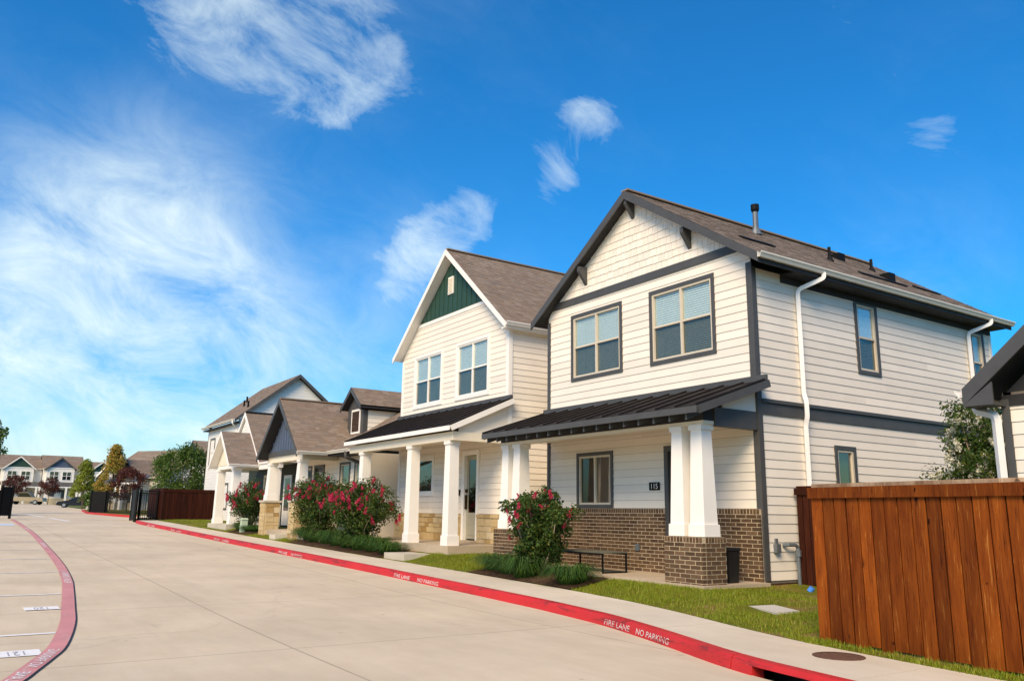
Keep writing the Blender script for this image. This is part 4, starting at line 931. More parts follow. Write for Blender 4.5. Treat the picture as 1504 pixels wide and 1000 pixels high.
# ------------------------------------------------------------------ cottage with blue gable and dormer
def build_house_blue():
    h = thing('house', (-29.5, 12.0, .6), 'single storey cottage with blue board gable, limestone piers and a dormer', 'house')
    xm, tip, yr, ze, zr = -31.75, 2.45, 10.15, 3.74, 5.95; sl = (zr-ze)/tip; Fr = Face('F', 12.05)
    wins = [(-33.75, -32.75, 1.75, 3.42), (-29.75, -28.75, 1.75, 3.42), (-28.35, -27.75, 1.75, 3.42)]; dr = (-32.45, -31.35, .9, 3.42)
    x0, x1 = -34.15, -27.45
    wf = wall(Fr, x0, x1, .5, 3.7, [hole(*w) for w in wins]+[(dr[0]+.05, dr[1]-.05, .6, 3.37)], 'wall_core', h)
    siding(Fr, x0, x1, .9, 3.68, [hole(*w) for w in wins]+[(dr[0]+.05, dr[1]-.05, .6, 3.37)], 'siding', wf, single=False)
    m = MB(); m.box(x0, x0+.1, 12.2, 20, .4, 3.7); m.box(x1-.1, x1, 12.2, 20, .4, 3.7); m.box(x0+.1, x1-.1, 19.9, 20, .4, 3.7); m.build('rear_wall', 'siding_far', h)
    for w in wins[:2]: window(Fr, *w, h, sashes=1, inside='green_shade')
    window(Fr, *wins[2], h, sashes=1, inside='blind')
    m = MB(); Fr.box(m, dr[0]+.12, dr[1]-.12, .92, 3.3, -.09, -.05); d = m.build('door', 'door_slate', h); m = MB(); Fr.box(m, dr[0]+.3, dr[1]-.25, 1.4, 3.15, -.05, -.045); m.build('door_glass', 'pane', d)
    m = MB(); Fr.box(m, dr[0], dr[0]+.12, .92, 3.42, -.1, .05); Fr.box(m, dr[1]-.12, dr[1], .92, 3.42, -.1, .05); Fr.box(m, dr[0]+.12, dr[1]-.12, 3.3, 3.42, -.1, .05); m.build('door_frame', 'slate_trim', d)
    m = MB(); Fr.box(m, -32.62, -32.5, 2.2, 2.42, .02, .05); m.build('number_plate', 'black_metal', h)
    m = MB(); m.box(-34.2, -27.6, 10.55, 12.05, .4, .86); m.build('porch_slab', 'porch_concrete', h); m = MB(); m.box(-31.5, -30.8, 10.05, 10.52, .5, .72); m.build('step', 'step_concrete', h)
    for cx in (-33.78, -30.22):
        m = MB(); m.box(cx-.30, cx+.30, 10.42, 11.02, .55, 1.92); p = m.build('stone_pier', 'stone_mortar', h)
        pl = stone_rows(Face('F', 10.41), cx-.31, cx+.31, .6, 1.9, .06)+stone_rows(Face('R', cx+.31), 10.47, 11.03, .6, 1.9, .06); brick_set(p, ('limestone', 'limestone'), pl, 150, 'stone')
        m = MB(); m.box(cx-.36, cx+.36, 10.35, 11.08, 1.92, 2.0); m.build('pier_cap', 'step_concrete', p); column(h, cx, 10.72, 2.0, 3.5, .2, .15)
    m = MB(); m.box(-30.62, -30.56+.3, 11.02, 12.0, .6, 1.55); m.build('low_wall', 'limestone', h)
    m = MB(); m.box(-34.1, -29.95, 10.6, 10.85, 3.5, 3.74); m.box(-30.2, -29.96, 10.86, 12.0, 3.5, 3.72); m.build('porch_beam', 'cream_trim', h)
    m = MB(); m.box(-34.1, -30.2, 10.86, 12.02, 3.66, 3.70); m.build('porch_ceiling', 'cream_trim', h)
    g = 10.55; hw = 2.12; m = MB(); m.prism([(xm-hw, g, 3.75), (xm+hw, g, 3.75), (xm, g, zr-.22)], (0, .1, 0)); gp = m.build('gable_panel', 'blue_panel', h)
    m = MB(); m.box(xm-hw, xm+hw, g-.04, g-.002, 3.75, 3.93); m.build('frieze_board', 'slate_trim', h)
    u = xm-hw+.25
    while u < xm+hw-.1:
        zt = zr-.22-sl*abs(u-xm)
        if zt > 4.0: m = MB(); m.box(u-.025, u+.025, g-.024, g, 3.93, zt); m.build('batten', 'blue_panel', gp)
        u += .3
    m = MB(); m.box(xm-.14, xm+.14, g-.05, g, 4.75, 5.3); m.build('gable_vent', 'slate_trim', h)
    rr = slope(h, (xm+tip, yr, ze), (xm+tip, 20, ze), (xm, yr, zr), fac=1.15); slope(h, (xm-tip, 20, ze), (xm-tip, yr, ze), (xm, 20, zr), fac=1.15)
    for s in (-1, 1): rake(h, yr-.03, xm+s*tip, ze, xm, zr, 'slate_trim', .2)
    m = MB(); m.box(xm-.1, xm+.1, yr, 20, zr-.01, zr+.03); m.build('ridge_cap', 'shingles', rr)
    # street-facing wing roof
    slope(h, (-31.2, 11.35, 3.78), (-27.2, 11.35, 3.78), (-31.2, 15.5, 3.78+4.15*.62), fac=1.15)
    gutter(h, (xm+tip+.005, yr-.02, ze+.01), (xm+tip+.005, 11.3, ze+.01), (1, 0, 0)); gutter(h, (xm+tip+.1, 11.345, 3.79), (-27.2, 11.345, 3.79), (0, -1, 0))
    m = MB(); m.box(xm+tip+.0, -27.25, 11.36, 12.0, 3.60, 3.64); m.build('soffit', 'dark_soffit', h)
    downspout(h, [(-27.5, 11.3, 3.7), (-27.5, 11.3, 3.5), (-27.5, 11.9, 3.3), (-27.5, 11.9, .7)], 'slate_trim')
    # dormer
    a, b, y0 = -30.5, -28.95, 12.55; m = MB(); m.box(a, b, y0, y0+.1, 4.4, 5.62); m.prism([(a, y0, 5.62), (b, y0, 5.62), ((a+b)/2, y0, 6.15)], (0, .1, 0)); d = m.build('dormer', 'slate_trim', h)
    Rt = Face('R', b); wall(Rt, y0+.1, 17.5, 4.2, 5.66, [], 'siding_far', d, name='dormer_wall')
    m = MB(); m.box(b-.1, b+.02, y0-.02, y0+.16, 4.4, 5.62); m.build('corner_board', 'slate_trim', d)
    mb = MB()
    for k in range(8): z = 4.25+k*.178; mb.hexa((Rt.p(y0+.17, z, .02), Rt.p(17.5, z, .02), Rt.p(17.5, z, 0), Rt.p(y0+.17, z, 0), Rt.p(y0+.17, z+.178, .004), Rt.p(17.5, z+.178, .004), Rt.p(17.5, z+.178, 0), Rt.p(y0+.17, z+.178, 0)))
    mb.build('siding_boards', 'siding_far', d, 'stuff')
    m = MB(); Fd = Face('F', y0); Fd.box(m, a+.42, b-.3, 4.55, 5.5, .0, .03); w = m.build('dormer_window', 'white_trim', d); m = MB(); Fd.box(m, a+.5, b-.38, 4.63, 5.42, .03, .035); m.build('pane', 'pane_far', w)
    ym = (a+b)/2; slope(h, (b+.22, y0-.25, 5.60), (b+.22, 17.6, 5.60), (ym, y0-.25, 6.36), thick=.1, name='dormer_roof'); slope(h, (a-.22, 17.6, 5.60), (a-.22, y0-.25, 5.60), (ym, 17.6, 6.36), thick=.1, name='dormer_roof')
    for s in (-1, 1): rake(h, y0-.275, ym+s*((b-a)/2+.22), 5.60, ym, 6.36, 'slate_trim', .16)
    m = MB(); m.box(b, b+.2, y0-.2, 17.4, 5.42, 5.47); m.box(b+.17, b+.2, y0-.22, 17.4, 5.42, 5.54); m.build('soffit', 'dark_soffit', h)
build_house_blue()

# ------------------------------------------------------------------ dark green cottage with white porch gable
def build_house_cottage():
    h = thing('house', (-39, 12.4, .9), 'dark green cottage with a small white gabled entry porch on square posts', 'house')
    xm, tip, yr, ze, zr = -40.25, 1.82, 10.15, 3.66, 5.28; sl = (zr-ze)/tip
    Fr = Face('F', 12.6); wins = [(-40.9, -40.1, 1.9, 3.3), (-39.4, -38.6, 1.9, 3.3)]
    wf = wall(Fr, -43.6, -36.1, .5, 3.7, [hole(*w) for w in wins], 'dark_green_siding', h); siding(Fr, -43.6, -36.1, 1.0, 3.68, [hole(*w) for w in wins], 'dark_green_siding', wf, single=False)
    for w in wins: window(Fr, *w, h, trim='cream_trim', frame='cream_trim', sashes=1, style='fixed', inside='green_shade')
    m = MB(); m.box(-42.2, -38.0, 12.50, 12.57, .5, 1.85); m.build('wainscot', 'white_trim', h)
    m = MB(); m.box(-36.2, -36.1, 12.7, 19, .5, 3.8); m.box(-43.6, -43.5, 12.7, 19, .5, 3.8); m.box(-43.5, -36.2, 18.9, 19, .5, 3.8); m.build('rear_wall', 'dark_green_siding', h)
    Rt = Face('R', -36.1); siding(Rt, 12.6, 19, 1.0, 3.7, [], 'dark_green_siding', wf, single=False)
    for cx in (-41.6, -38.9): column(h, cx, 10.66, .95, 3.5, .19, .17)
    m = MB(); m.box(-41.9, -38.6, 10.3, 11.0, .6, .96); m.build('porch_slab', 'step_concrete', h)
    m = MB(); m.box(-41.82, -38.68, 10.52, 10.78, 3.5, 3.68); m.box(-38.98, -38.7, 10.79, 12.55, 3.5, 3.66); m.build('porch_beam', 'white_trim', h)
    m = MB(); m.prism([(xm-1.55, 10.5, 3.68), (xm+1.55, 10.5, 3.68), (xm, 10.5, zr-.2)], (0, .1, 0)); m.build('gable_panel', 'cream_trim', h)
    # porch gable, right slope runs on up to the main ridge behind
    slope(h, (xm+tip, yr, ze), (xm+tip, 19, ze), (xm, yr, zr), under='white_trim', fac=1.3); slope(h, (xm-tip, 19, ze), (xm-tip, yr, ze), (xm, 19, zr), under='white_trim', fac=1.3)
    for s in (-1, 1): rake(h, yr-.03, xm+s*tip, ze, xm, zr, 'white_trim', .17)
    ym, zm2, y2 = -41.45, 6.42, 11.55; xe = ym+(zm2-ze)/sl
    dm = slope(h, (xe-.05, y2, ze+.04), (xe-.05, 19, ze+.04), (ym, y2, zm2), under='white_trim', fac=1.3)
    slope(h, (2*ym-xe, 19, ze), (2*ym-xe, y2, ze), (ym, 19, zm2), under='white_trim', fac=1.3)
    for s in (-1, 1): rake(h, y2-.03, ym+s*(xe-ym), ze, ym, zm2, 'white_trim', .2)
    m = MB(); m.prism([(ym-1.6, y2+.1, zm2-.2-1.6*sl), (ym+1.6, y2+.1, zm2-.2-1.6*sl), (ym, y2+.1, zm2-.2)], (0, .1, 0)); m.build('upper_gable', 'lap_white', h)
    m = MB(); m.box(ym-.1, ym+.1, y2, 19, zm2-.01, zm2+.04); m.build('ridge_cap', 'black_metal', dm)
    gutter(h, (xm+tip+.005, yr, ze), (xm+tip+.005, 12.4, ze), (1, 0, 0), 'white_trim')
    # side entry: white beam, post, bracket and door
    m = MB(); m.box(-38.4, -35.6, 11.55, 11.75, 3.45, 3.7); m.build('entry_beam', 'white_trim', h); m = MB(); m.box(-38.4, -35.5, 11.5, 12.6, 3.70, 3.78); m.build('entry_roof', 'white_trim', h)
    m = MB(); m.box(-35.95, -35.75, 11.56, 11.74, .9, 3.45); m.build('entry_post', 'white_trim', h); m = MB(); m.prism([(-36.7, 11.62, 3.45), (-36.55, 11.62, 3.45), (-35.95, 11.62, 3.0), (-35.95, 11.62, 2.88)], (0, .08, 0)); m.build('brace', 'white_trim', h)
    m = MB(); Fr.box(m, -37.75, -36.7, .95, 3.2, .02, .06); d = m.build('door', 'white_trim', h); m = MB(); Fr.box(m, -37.55, -36.9, 1.6, 3.05, .06, .066); m.build('door_glass', 'pane_far', d)
build_house_cottage()

# ------------------------------------------------------------------ two storey house behind the dark fence
def build_house_rear():
    x1, x0, yf, yb = -50, -57.2, 13.6, 20.6; h = thing('house', (x1, yf, 1.0), 'two storey white house with a plain slate edged end gable', 'house')
    ye, yr, ze, zr = 13.25, 17.1, 6.95, 10.05; sl = (zr-ze)/(yr-ye); Fr, Rt = Face('F', yf), Face('R', x1)
    wr = wall(Rt, yf, yb, .8, 7.0, [], 'lap_white', h); wall(Fr, x0, x1-.13, .8, 6.9, [], 'lap_white', h)
    m = MB(); m.prism([(x1, ye+.4, 7.0), (x1, 2*yr-ye-.4, 7.0), (x1, yr, zr-.2)], (-.12, 0, 0)); m.build('gable', 'lap_white', h)
    m = MB(); m.box(x0, x0+.1, yf, yb, .8, 7); m.box(x0, x1-.2, yb-.1, yb, .8, 7); m.build('rear_wall', 'lap_white', h)
    rr = slope(h, (x0-.3, ye, ze), (x1+.3, ye, ze), (x0-.3, yr, zr), fac=1.5); slope(h, (x1+.3, 2*yr-ye, ze), (x0-.3, 2*yr-ye, ze), (x1+.3, yr, zr), fac=1.5)
    for s in (-1, 1):
        m = MB(); e = (x1+.31, yr+s*(yr-ye), ze); a = (x1+.31, yr, zr); m.prism([(e[0], e[1], e[2]-.2), (a[0], a[1], a[2]-.22), a, e], (.035, 0, 0)); m.build('rake_board', 'slate_trim', h)
    gutter(h, (x0-.3, ye-.004, ze+.01), (x1+.3, ye-.004, ze+.01), (0, -1, 0)); m = MB(); m.box(x0-.2, x1+.2, ye+.01, yf, 6.72, 6.78); m.build('soffit', 'dark_soffit', h)
    downspout(h, [(x1+.05, ye-.05, 6.9), (x1+.05, ye-.05, 6.7), (x1-.15, yf-.06, 6.4), (x1-.15, yf-.06, 1)])
    for u0, u1, z0, z1 in ((-56.4, -55.2, 4.3, 6.2), (-51.6, -50.8, 5.6, 6.2), (-52.2, -51.2, 1.6, 3.2)): window(Fr, u0, u1, z0, z1, h, sashes=1, inside='dark_curtain')
    window(Rt, 16.5, 17.7, 7.35, 7.75, h, sashes=1, style='fixed', inside='dark_curtain')
    board(Fr, x1-.14, x1+.02, 1, 6.8, 'white_trim', h, .03, 'corner_board')
    for xx, t in ((-53.5, .4), (-51.2, .3), (-55, .55)):
        m = MB(); y = ye+(yr-ye)*t; z = ze+(zr-ze)*t; m.tube([(xx, y, z), (xx, y, z+.4)], .06, 8); m.build('vent_pipe', 'black_metal', rr)
build_house_rear()

# ------------------------------------------------------------------ far houses: local frame, street side facing -Y, then turned and set down
def far_house(label, loc, rz, W, D, He, rise, gable_w, gcol, trim, two=True, porch='slate_trim', group=None):
    h = thing('house', (0, 0, 0), label, 'house', group)
    m = MB(); m.box(-W/2, W/2, 0, D, -1, He); m.build('wall', 'lap_white', h)
    yr = D/2; o = .35
    slope(h, (-W/2-o, -o, He), (W/2+o, -o, He), (-W/2-o, yr, He+rise), tabs=True, fac=3, exp_=.3, name='roof'); slope(h, (W/2+o, D+o, He), (-W/2-o, D+o, He), (W/2+o, yr, He+rise), tabs=False, name='roof')
    for s in (-1, 1):
        m = MB(); m.prism([(s*W/2, -.05, He-.02), (s*W/2, D+.05, He-.02), (s*W/2, yr, He+rise-.15)], (-s*.1, 0, 0)); m.build('end_gable', 'lap_white', h)
    # street gable on a shallow bay
    gw = gable_w; gx = -W/2+gw/2+.4; yb = -1.2; gr = gw*.5*.85
    m = MB(); m.box(gx-gw/2, gx+gw/2, yb, .05, -1, He); m.build('bay', 'lap_white', h)
    zt = He+.15; m = MB(); m.prism([(gx-gw/2, yb-.02, zt), (gx+gw/2, yb-.02, zt), (gx, yb-.02, zt+gr-.15)], (0, .1, 0)); m.build('gable_panel', gcol, h)
    m = MB(); m.box(gx-gw/2, gx+gw/2, yb-.06, yb-.021, zt-.14, zt+.02); m.build('frieze_board', 'white_trim', h)
    for s in (-1, 1):
        e = (gx+s*(gw/2+.35), yb-.35, zt-.3); a = (gx, yb-.35, zt+gr)
        e2 = (e[0], yr*.8, e[2]); a2 = (gx, yr*.8, a[2])
        if s > 0: slope(h, e, e2, a, tabs=True, fac=3, exp_=.3, name='bay_roof')
        else: slope(h, e2, e, a2, tabs=True, fac=3, exp_=.3, name='bay_roof')
        rake(h, yb-.38, e[0], e[2], a[0], a[2], trim, .22)
    gutter(h, (-W/2-o, -o, He), (W/2+o, -o, He), (0, -1, 0), 'white_trim')
    Fb = Face('F', yb)
    rows = ((He-2.1, He-.5),) if two else ()
    for (z0, z1) in rows:
        for c in (-gw*.23, gw*.23):
            f = MB(); Fb.box(f, gx+c-.75, gx+c+.75, z0, z1, .0, .05); w = f.build('window', 'white_trim', h)
            for a, b in ((-.66, -.05), (.05, .66)):
                for c0, c1 in ((z0+.09, (z0+z1)/2-.04), ((z0+z1)/2+.04, z1-.09)): f = MB(); Fb.box(f, gx+c+a, gx+c+b, c0, c1, .05, .056); f.build('pane', 'pane_far', w)
    # porch: shed roof on square posts, door and window behind
    pz = 2.75; m = MB(); x0, x1 = gx-gw/2-.1, W/2
    m.hexa([(x0, yb-1.7, pz), (x1, yb-1.7, pz), (x1, yb-.001, pz+.75), (x0, yb-.001, pz+.75), (x0, yb-1.7, pz+.1), (x1, yb-1.7, pz+.1), (x1, yb-.001, pz+.85), (x0, yb-.001, pz+.85)]); m.build('porch_roof', porch, h)
    m = MB(); m.box(x0, x1, yb-1.74, yb-1.55, pz-.2, pz); m.build('porch_beam', 'white_trim', h)
    for px in (x0+.3, (x0+x1)/2+.4, x1-.3, x1-.8): m = MB(); m.box(px-.16, px+.16, yb-1.75, yb-1.45, -.6, pz-.2); m.build('post', 'white_trim', h)
    m = MB(); Fb.box(m, gx+.5, gx+1.45, 0, 2.2, .0, .06); m.build('door', 'door_slate', h)
    m = MB(); Fb.box(m, gx-1.6, gx-.5, .9, 2.2, .0, .05); w = m.build('window', 'white_trim', h); m = MB(); Fb.box(m, gx-1.5, gx-.6, 1, 2.1, .05, .056); m.build('pane', 'pane_far', w)
    m = MB(); m.box(gx-gw/2-.02, gx+gw/2+.02, yb-.1, yb+.0, -1, .7); m.build('stone_base', 'stone_mortar', h)
    h.location = loc; h.rotation_euler = (0, 0, rz); return h
R90 = math.pi/2
far_house('far white townhouse with green gable behind the tan pickup', (-173.2, 9.2, 2.45), R90, 6.4, 9, 6.0, 2.6, 4.6, 'green_panel', 'white_trim')
far_house('far white townhouse with blue board gable between two green gabled ones', (-171.0, 15.6, 2.5), R90, 6.2, 9, 6.0, 2.6, 4.4, 'blue_panel', 'slate_trim')
far_house('far white townhouse with green gable half hidden by the orange tree', (-168.5, 22.2, 2.5), R90, 6.6, 9, 5.4, 2.2, 4.6, 'green_panel', 'white_trim')
far_house('far brown roofed house showing left of the far blue gable row end', (-176, 2.0, 2.45), R90, 7.4, 9, 6.0, 2.6, 4.0, 'green_panel', 'white_trim')
far_house('small far cottage with slate rakes beyond the iron fence', (-97, 16.8, 1.5), .35, 7.5, 8, 3.4, 2.4, 4.2, 'blue_panel', 'slate_trim', two=False)
far_house('far cottage with broad brown roof behind the orange tree', (-112, 18.0, 1.7), .6, 9.0, 10, 4.0, 3.4, 4.4, 'green_panel', 'white_trim', two=False)
far_house('tall brown roofed house behind the round green tree', (-92, 22.5, 1.4), .1, 9.5, 9, 5.6, 2.7, 4.4, 'blue_panel', 'slate_trim')

# ------------------------------------------------------------------ fences
def picket_fence(label, A, B, zfun, hgt, wood_m, cap_m, pw=.15, rail=True, overlap=True, group=None):
    A, B = Vector((*A, 0)), Vector((*B, 0)); d = (B-A).normalized(); n = Vector((d.y, -d.x, 0)); L = (B-A).length
    f = thing('wooden_fence', (A.x, A.y, zfun(A.x, A.y)), label, 'fence', group); off = wloc(f)
    meshes = {}
    def piece(name, u0, u1, z0, z1, d0, d1, m, tilt=0):
        key = (name, round(u1-u0, 3), round(z1-z0, 2), round(d1-d0, 3), m); w = u1-u0
        if key not in meshes:
            mb = MB(); e = .004
            ring = [(-w/2+e, d0), (w/2-e, d0), (w/2, d0+e), (w/2, d1-e), (w/2-e, d1), (-w/2+e, d1), (-w/2, d1-e), (-w/2, d0+e)]
            vs = [(x, y-d0, 0) for x, y in ring]+[(x, y-d0, z1-z0) for x, y in ring]
            mb.add(vs, [tuple(range(8))[::-1], tuple(range(8, 16))]+[(i, (i+1) % 8, 8+(i+1) % 8, 8+i) for i in range(8)]); meshes[key] = mb.mesh(name, m)
        o = link(name, meshes[key], f); p = A+d*((u0+u1)/2)+n*d0; o.location = Vector((p.x, p.y, z0))-off
        o.rotation_euler = (0, tilt, math.atan2(d.y, d.x)) if False else Matrix((d, n, Vector((0, 0, 1)))).transposed().to_euler()
        return o
    k = int(L/pw)
    for i in range(k):
        u = i*pw; p = A+d*u; z = zfun(p.x, p.y)
        d0 = random.uniform(0, .010); o = piece('picket', u, u+pw-.016, z+.02+random.choice((0, .01, .02, -.01)), z+hgt, d0, d0+.02, wood_m)
        o.rotation_euler.z += random.uniform(-.03, .05)
        if i: piece('back_picket', u-.05, u+.04, z+.03, z+hgt-.01, -.024, -.006, 'fence_wood_dark')  # darker wood here paints shade into the gaps between pickets
    # continuous trim board and cap in 2.4 m lengths, posts and rails behind
    u = -.03
    while u < L:
        e = min(u+2.42, L+.03); p = A+d*((u+e)/2); z = zfun(p.x, p.y)+hgt
        piece('trim_board', u, e-.004, z-.13, z+.0, .042, .062, wood_m); piece('cap_board', u-.02 if u < 0 else u, e-.004, z+.002, z+.048, -.06, .10, cap_m)
        piece('post', u+.05, u+.14, z-hgt-.1, z-.003, -.15, -.068, wood_m)
        if rail:
            for zz in (.3, 1.0, 1.55): piece('rail', u, e-.004, z-hgt+zz, z-hgt+zz+.09, -.065, -.028, wood_m)
        u = e
    return f
picket_fence('tall stained cedar board fence with pale cap beside the sidewalk manhole', (-6.54, 8.93), (1.6, 7.93), lambda x, y: .14, 1.83, 'fence_wood', 'fence_cap', .178)
picket_fence('dark brown fence panel tucked against the side of house 115', (-10.52, 13.9), (-7.0, 13.9), lambda x, y: .30, 1.87, 'fence_wood_dark', 'fence_wood_dark', .14)
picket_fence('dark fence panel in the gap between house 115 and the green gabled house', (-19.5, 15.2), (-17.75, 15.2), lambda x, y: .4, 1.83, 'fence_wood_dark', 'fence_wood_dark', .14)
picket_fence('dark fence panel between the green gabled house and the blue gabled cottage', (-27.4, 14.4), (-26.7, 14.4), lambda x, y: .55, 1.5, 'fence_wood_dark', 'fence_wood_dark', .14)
picket_fence('long dark brown fence beside the entry gate, side facing down the street', (-53.0, 10.35), (-53.0, 17.5), lambda x, y: .96, 1.78, 'fence_wood_dark', 'fence_wood_dark', .15)
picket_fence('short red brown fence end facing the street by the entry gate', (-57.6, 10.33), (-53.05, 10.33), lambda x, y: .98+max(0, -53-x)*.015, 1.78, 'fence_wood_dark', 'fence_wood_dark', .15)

# ------------------------------------------------------------------ iron gate leaves and railings
def iron_panel(label, A, B, z0, hgt, infill=False, spacing=.13, name='iron_fence', cat='fence'):
    A, B = Vector((*A, 0)), Vector((*B, 0)); d = (B-A); L = d.length; d.normalize()
    f = thing(name, (A.x, A.y, z0), label, cat)
    def bar(p, q, r, nm): m = MB(); m.tube([p, q], r*1.3, 4); m.build(nm, 'black_metal', f)
    for t in (0, L): p = A+d*t; bar(p+Vector((0, 0, z0-.1)), p+Vector((0, 0, z0+hgt+.12)), .06, 'post')
    for zz in (.15, hgt-.15, hgt): bar(A+Vector((0, 0, z0+zz)), B+Vector((0, 0, z0+zz)), .02, 'rail')
    for i in range(1, int(L/spacing)): p = A+d*(i*spacing); bar(p+Vector((0, 0, z0+.05)), p+Vector((0, 0, z0+hgt+.05)), .011, 'picket')
    if infill:
        n = Vector((-d.y, d.x, 0))*.015; m = MB(); m.prism([A+n+Vector((0, 0, z0+.08)), B+n+Vector((0, 0, z0+.08)), B+n+Vector((0, 0, z0+hgt)), A+n+Vector((0, 0, z0+hgt))], -n*2); m.build('mesh_panel', 'black_metal', f)
    return f
iron_panel('open black gate leaf standing by the end of the red kerb', (-53.6, 8.95), (-56.9, 9.25), .86, 1.85, True, name='gate_leaf', cat='gate')
iron_panel('low black railing joining the gate post to the wooden fence', (-53.9, 9.2), (-54.3, 10.25), .9, 1.75)
iron_panel('solid black gate leaf beyond the far red kerb', (-75.6, 9.15), (-75.0, 10.15), 1.15, 1.75, True, name='gate_leaf', cat='gate')
iron_panel('black railing on the lawn beyond the gate', (-75.0, 10.3), (-66.0, 12.3), 1.12, 1.65)
iron_panel('black gate leaf at the end of the faded fire lane band', (-58.2, 2.2), (-58.6, 2.78), 1.0, 1.75, True, name='gate_leaf', cat='gate')
iron_panel('second black gate leaf folded back at the pink band end', (-57.9, 1.2), (-58.2, 2.2), 1.0, 1.55, True, name='gate_leaf', cat='gate')
# far lawn island with its own red kerb and path
mb = MB(); pts = [(-62, 12.3), (-64, 10.4), (-68, 9.6), (-76, 9.0), (-90, 10.2), (-97, 12.0), (-97, 24), (-58, 24), (-57.7, 12.3)]
mb.add([(x, y, zs(x)+.13) for x, y in pts], [tuple(range(len(pts)))]); tag(mb.build('far_lawn', 'lawn', None, 'structure'), 'green lawn beyond the entrance gate')
mb = MB(); pk = pts[:6]
for (a, b), (c, d) in zip(pk[:-1], pk[1:]):
    v = Vector((c-a, d-b, 0)).normalized(); n = Vector((-v.y, v.x, 0))*-.15; za, zb = zs(a), zs(c)
    mb.hexa([(a, b, za-.05), (c, d, zb-.05), (c+n.x, d+n.y, zb-.05), (a+n.x, b+n.y, za-.05), (a, b, za+.15), (c, d, zb+.15), (c+n.x, d+n.y, zb+.15), (a+n.x, b+n.y, za+.15)])
tag(mb.build('far_kerb', 'kerb_red', None, 'structure'), 'red kerb round the lawn beyond the gate')
mb = MB(); mb.add([(x, y, zs(x)+.155) for x, y in ((-57.8, 9.6), (-63.5, 10.9), (-66, 16), (-62, 16), (-58.5, 12.6))], [(0, 1, 2, 3, 4)]); tag(mb.build('far_path', 'walk_concrete', None, 'structure'), 'pale concrete path past the gate')
mb = MB(); mb.add([(x, y, zs(x)+.1) for x, y in ((-53, 8.9), (-53, 12.5), (-58, 12.6), (-57.5, 9.3))], [(0, 1, 2, 3)]); tag(mb.build('gate_lawn', 'lawn', None, 'structure'), 'strip of lawn beside the gate')

# ------------------------------------------------------------------ plants
def leaf_cloud(centers, radii, n, size, up=.25, aspect=.5, squash=1.0):
    """many small pointed leaves spread through clumps; returns numpy verts/faces"""
    c = np.array(centers); r = np.array(radii); k = RNG.integers(0, len(c), n)
    dirs = RNG.normal(size=(n, 3)); dirs /= np.linalg.norm(dirs, axis=1)[:, None]
    rad = RNG.random(n)**.45; P = c[k]+dirs*(rad*r[k])[:, None]*np.array([1, 1, squash])
    N = dirs*.6+RNG.normal(size=(n, 3))*.7+np.array([0, 0, up]); N /= np.linalg.norm(N, axis=1)[:, None]
    T = np.cross(N, RNG.normal(size=(n, 3))); T /= np.linalg.norm(T, axis=1)[:, None]; B = np.cross(N, T)
    s = size*RNG.uniform(.6, 1.3, n)[:, None]
    a = P-T*s; b = P+B*s*aspect+N*s*.12; d = P+T*s; e = P-B*s*aspect+N*s*.12
    V = np.stack([a, b, d, e], 1).reshape(-1, 3); F = np.arange(4*n).reshape(-1, 4); return V, F
def np_obj(name, V, F, mat, parent, kind=None):
    off = np.array(wloc(parent)) if parent is not None else np.zeros(3); me = bpy.data.meshes.new(name); me.from_pydata((V-off).tolist(), [], F.tolist()); me.materials.append(MATS[mat]); me.update(); return link(name, me, parent, kind)
def limbs(root_pt, tips, r0, r1, bend=.15):
    mb = MB(); a = Vector(root_pt)
    for t in tips:
        t = Vector(t); m = a.lerp(t, .5)+Vector((random.uniform(-bend, bend), random.uniform(-bend, bend), random.uniform(0, bend))); m2 = a.lerp(m, .55)
        mb.tube([a, m2, m, t], [r0, r0*.75, r0*.5, r1], 6)
    mb.smooth = True; return mb
_flower = []
def flower_mesh(kind):
    V, F = leaf_cloud([(0, 0, 0), (0, 0, .05), (.02, 0, .11)], [.07, .06, .04], 130, .018, .3, .8)
    me = bpy.data.meshes.new('flower_cluster'); me.from_pydata(V.tolist(), [], F.tolist()); me.materials.append(MATS[kind]); return me
FL = {k: [flower_mesh(k) for _ in range(3)] for k in ('petal', 'petal_white')}
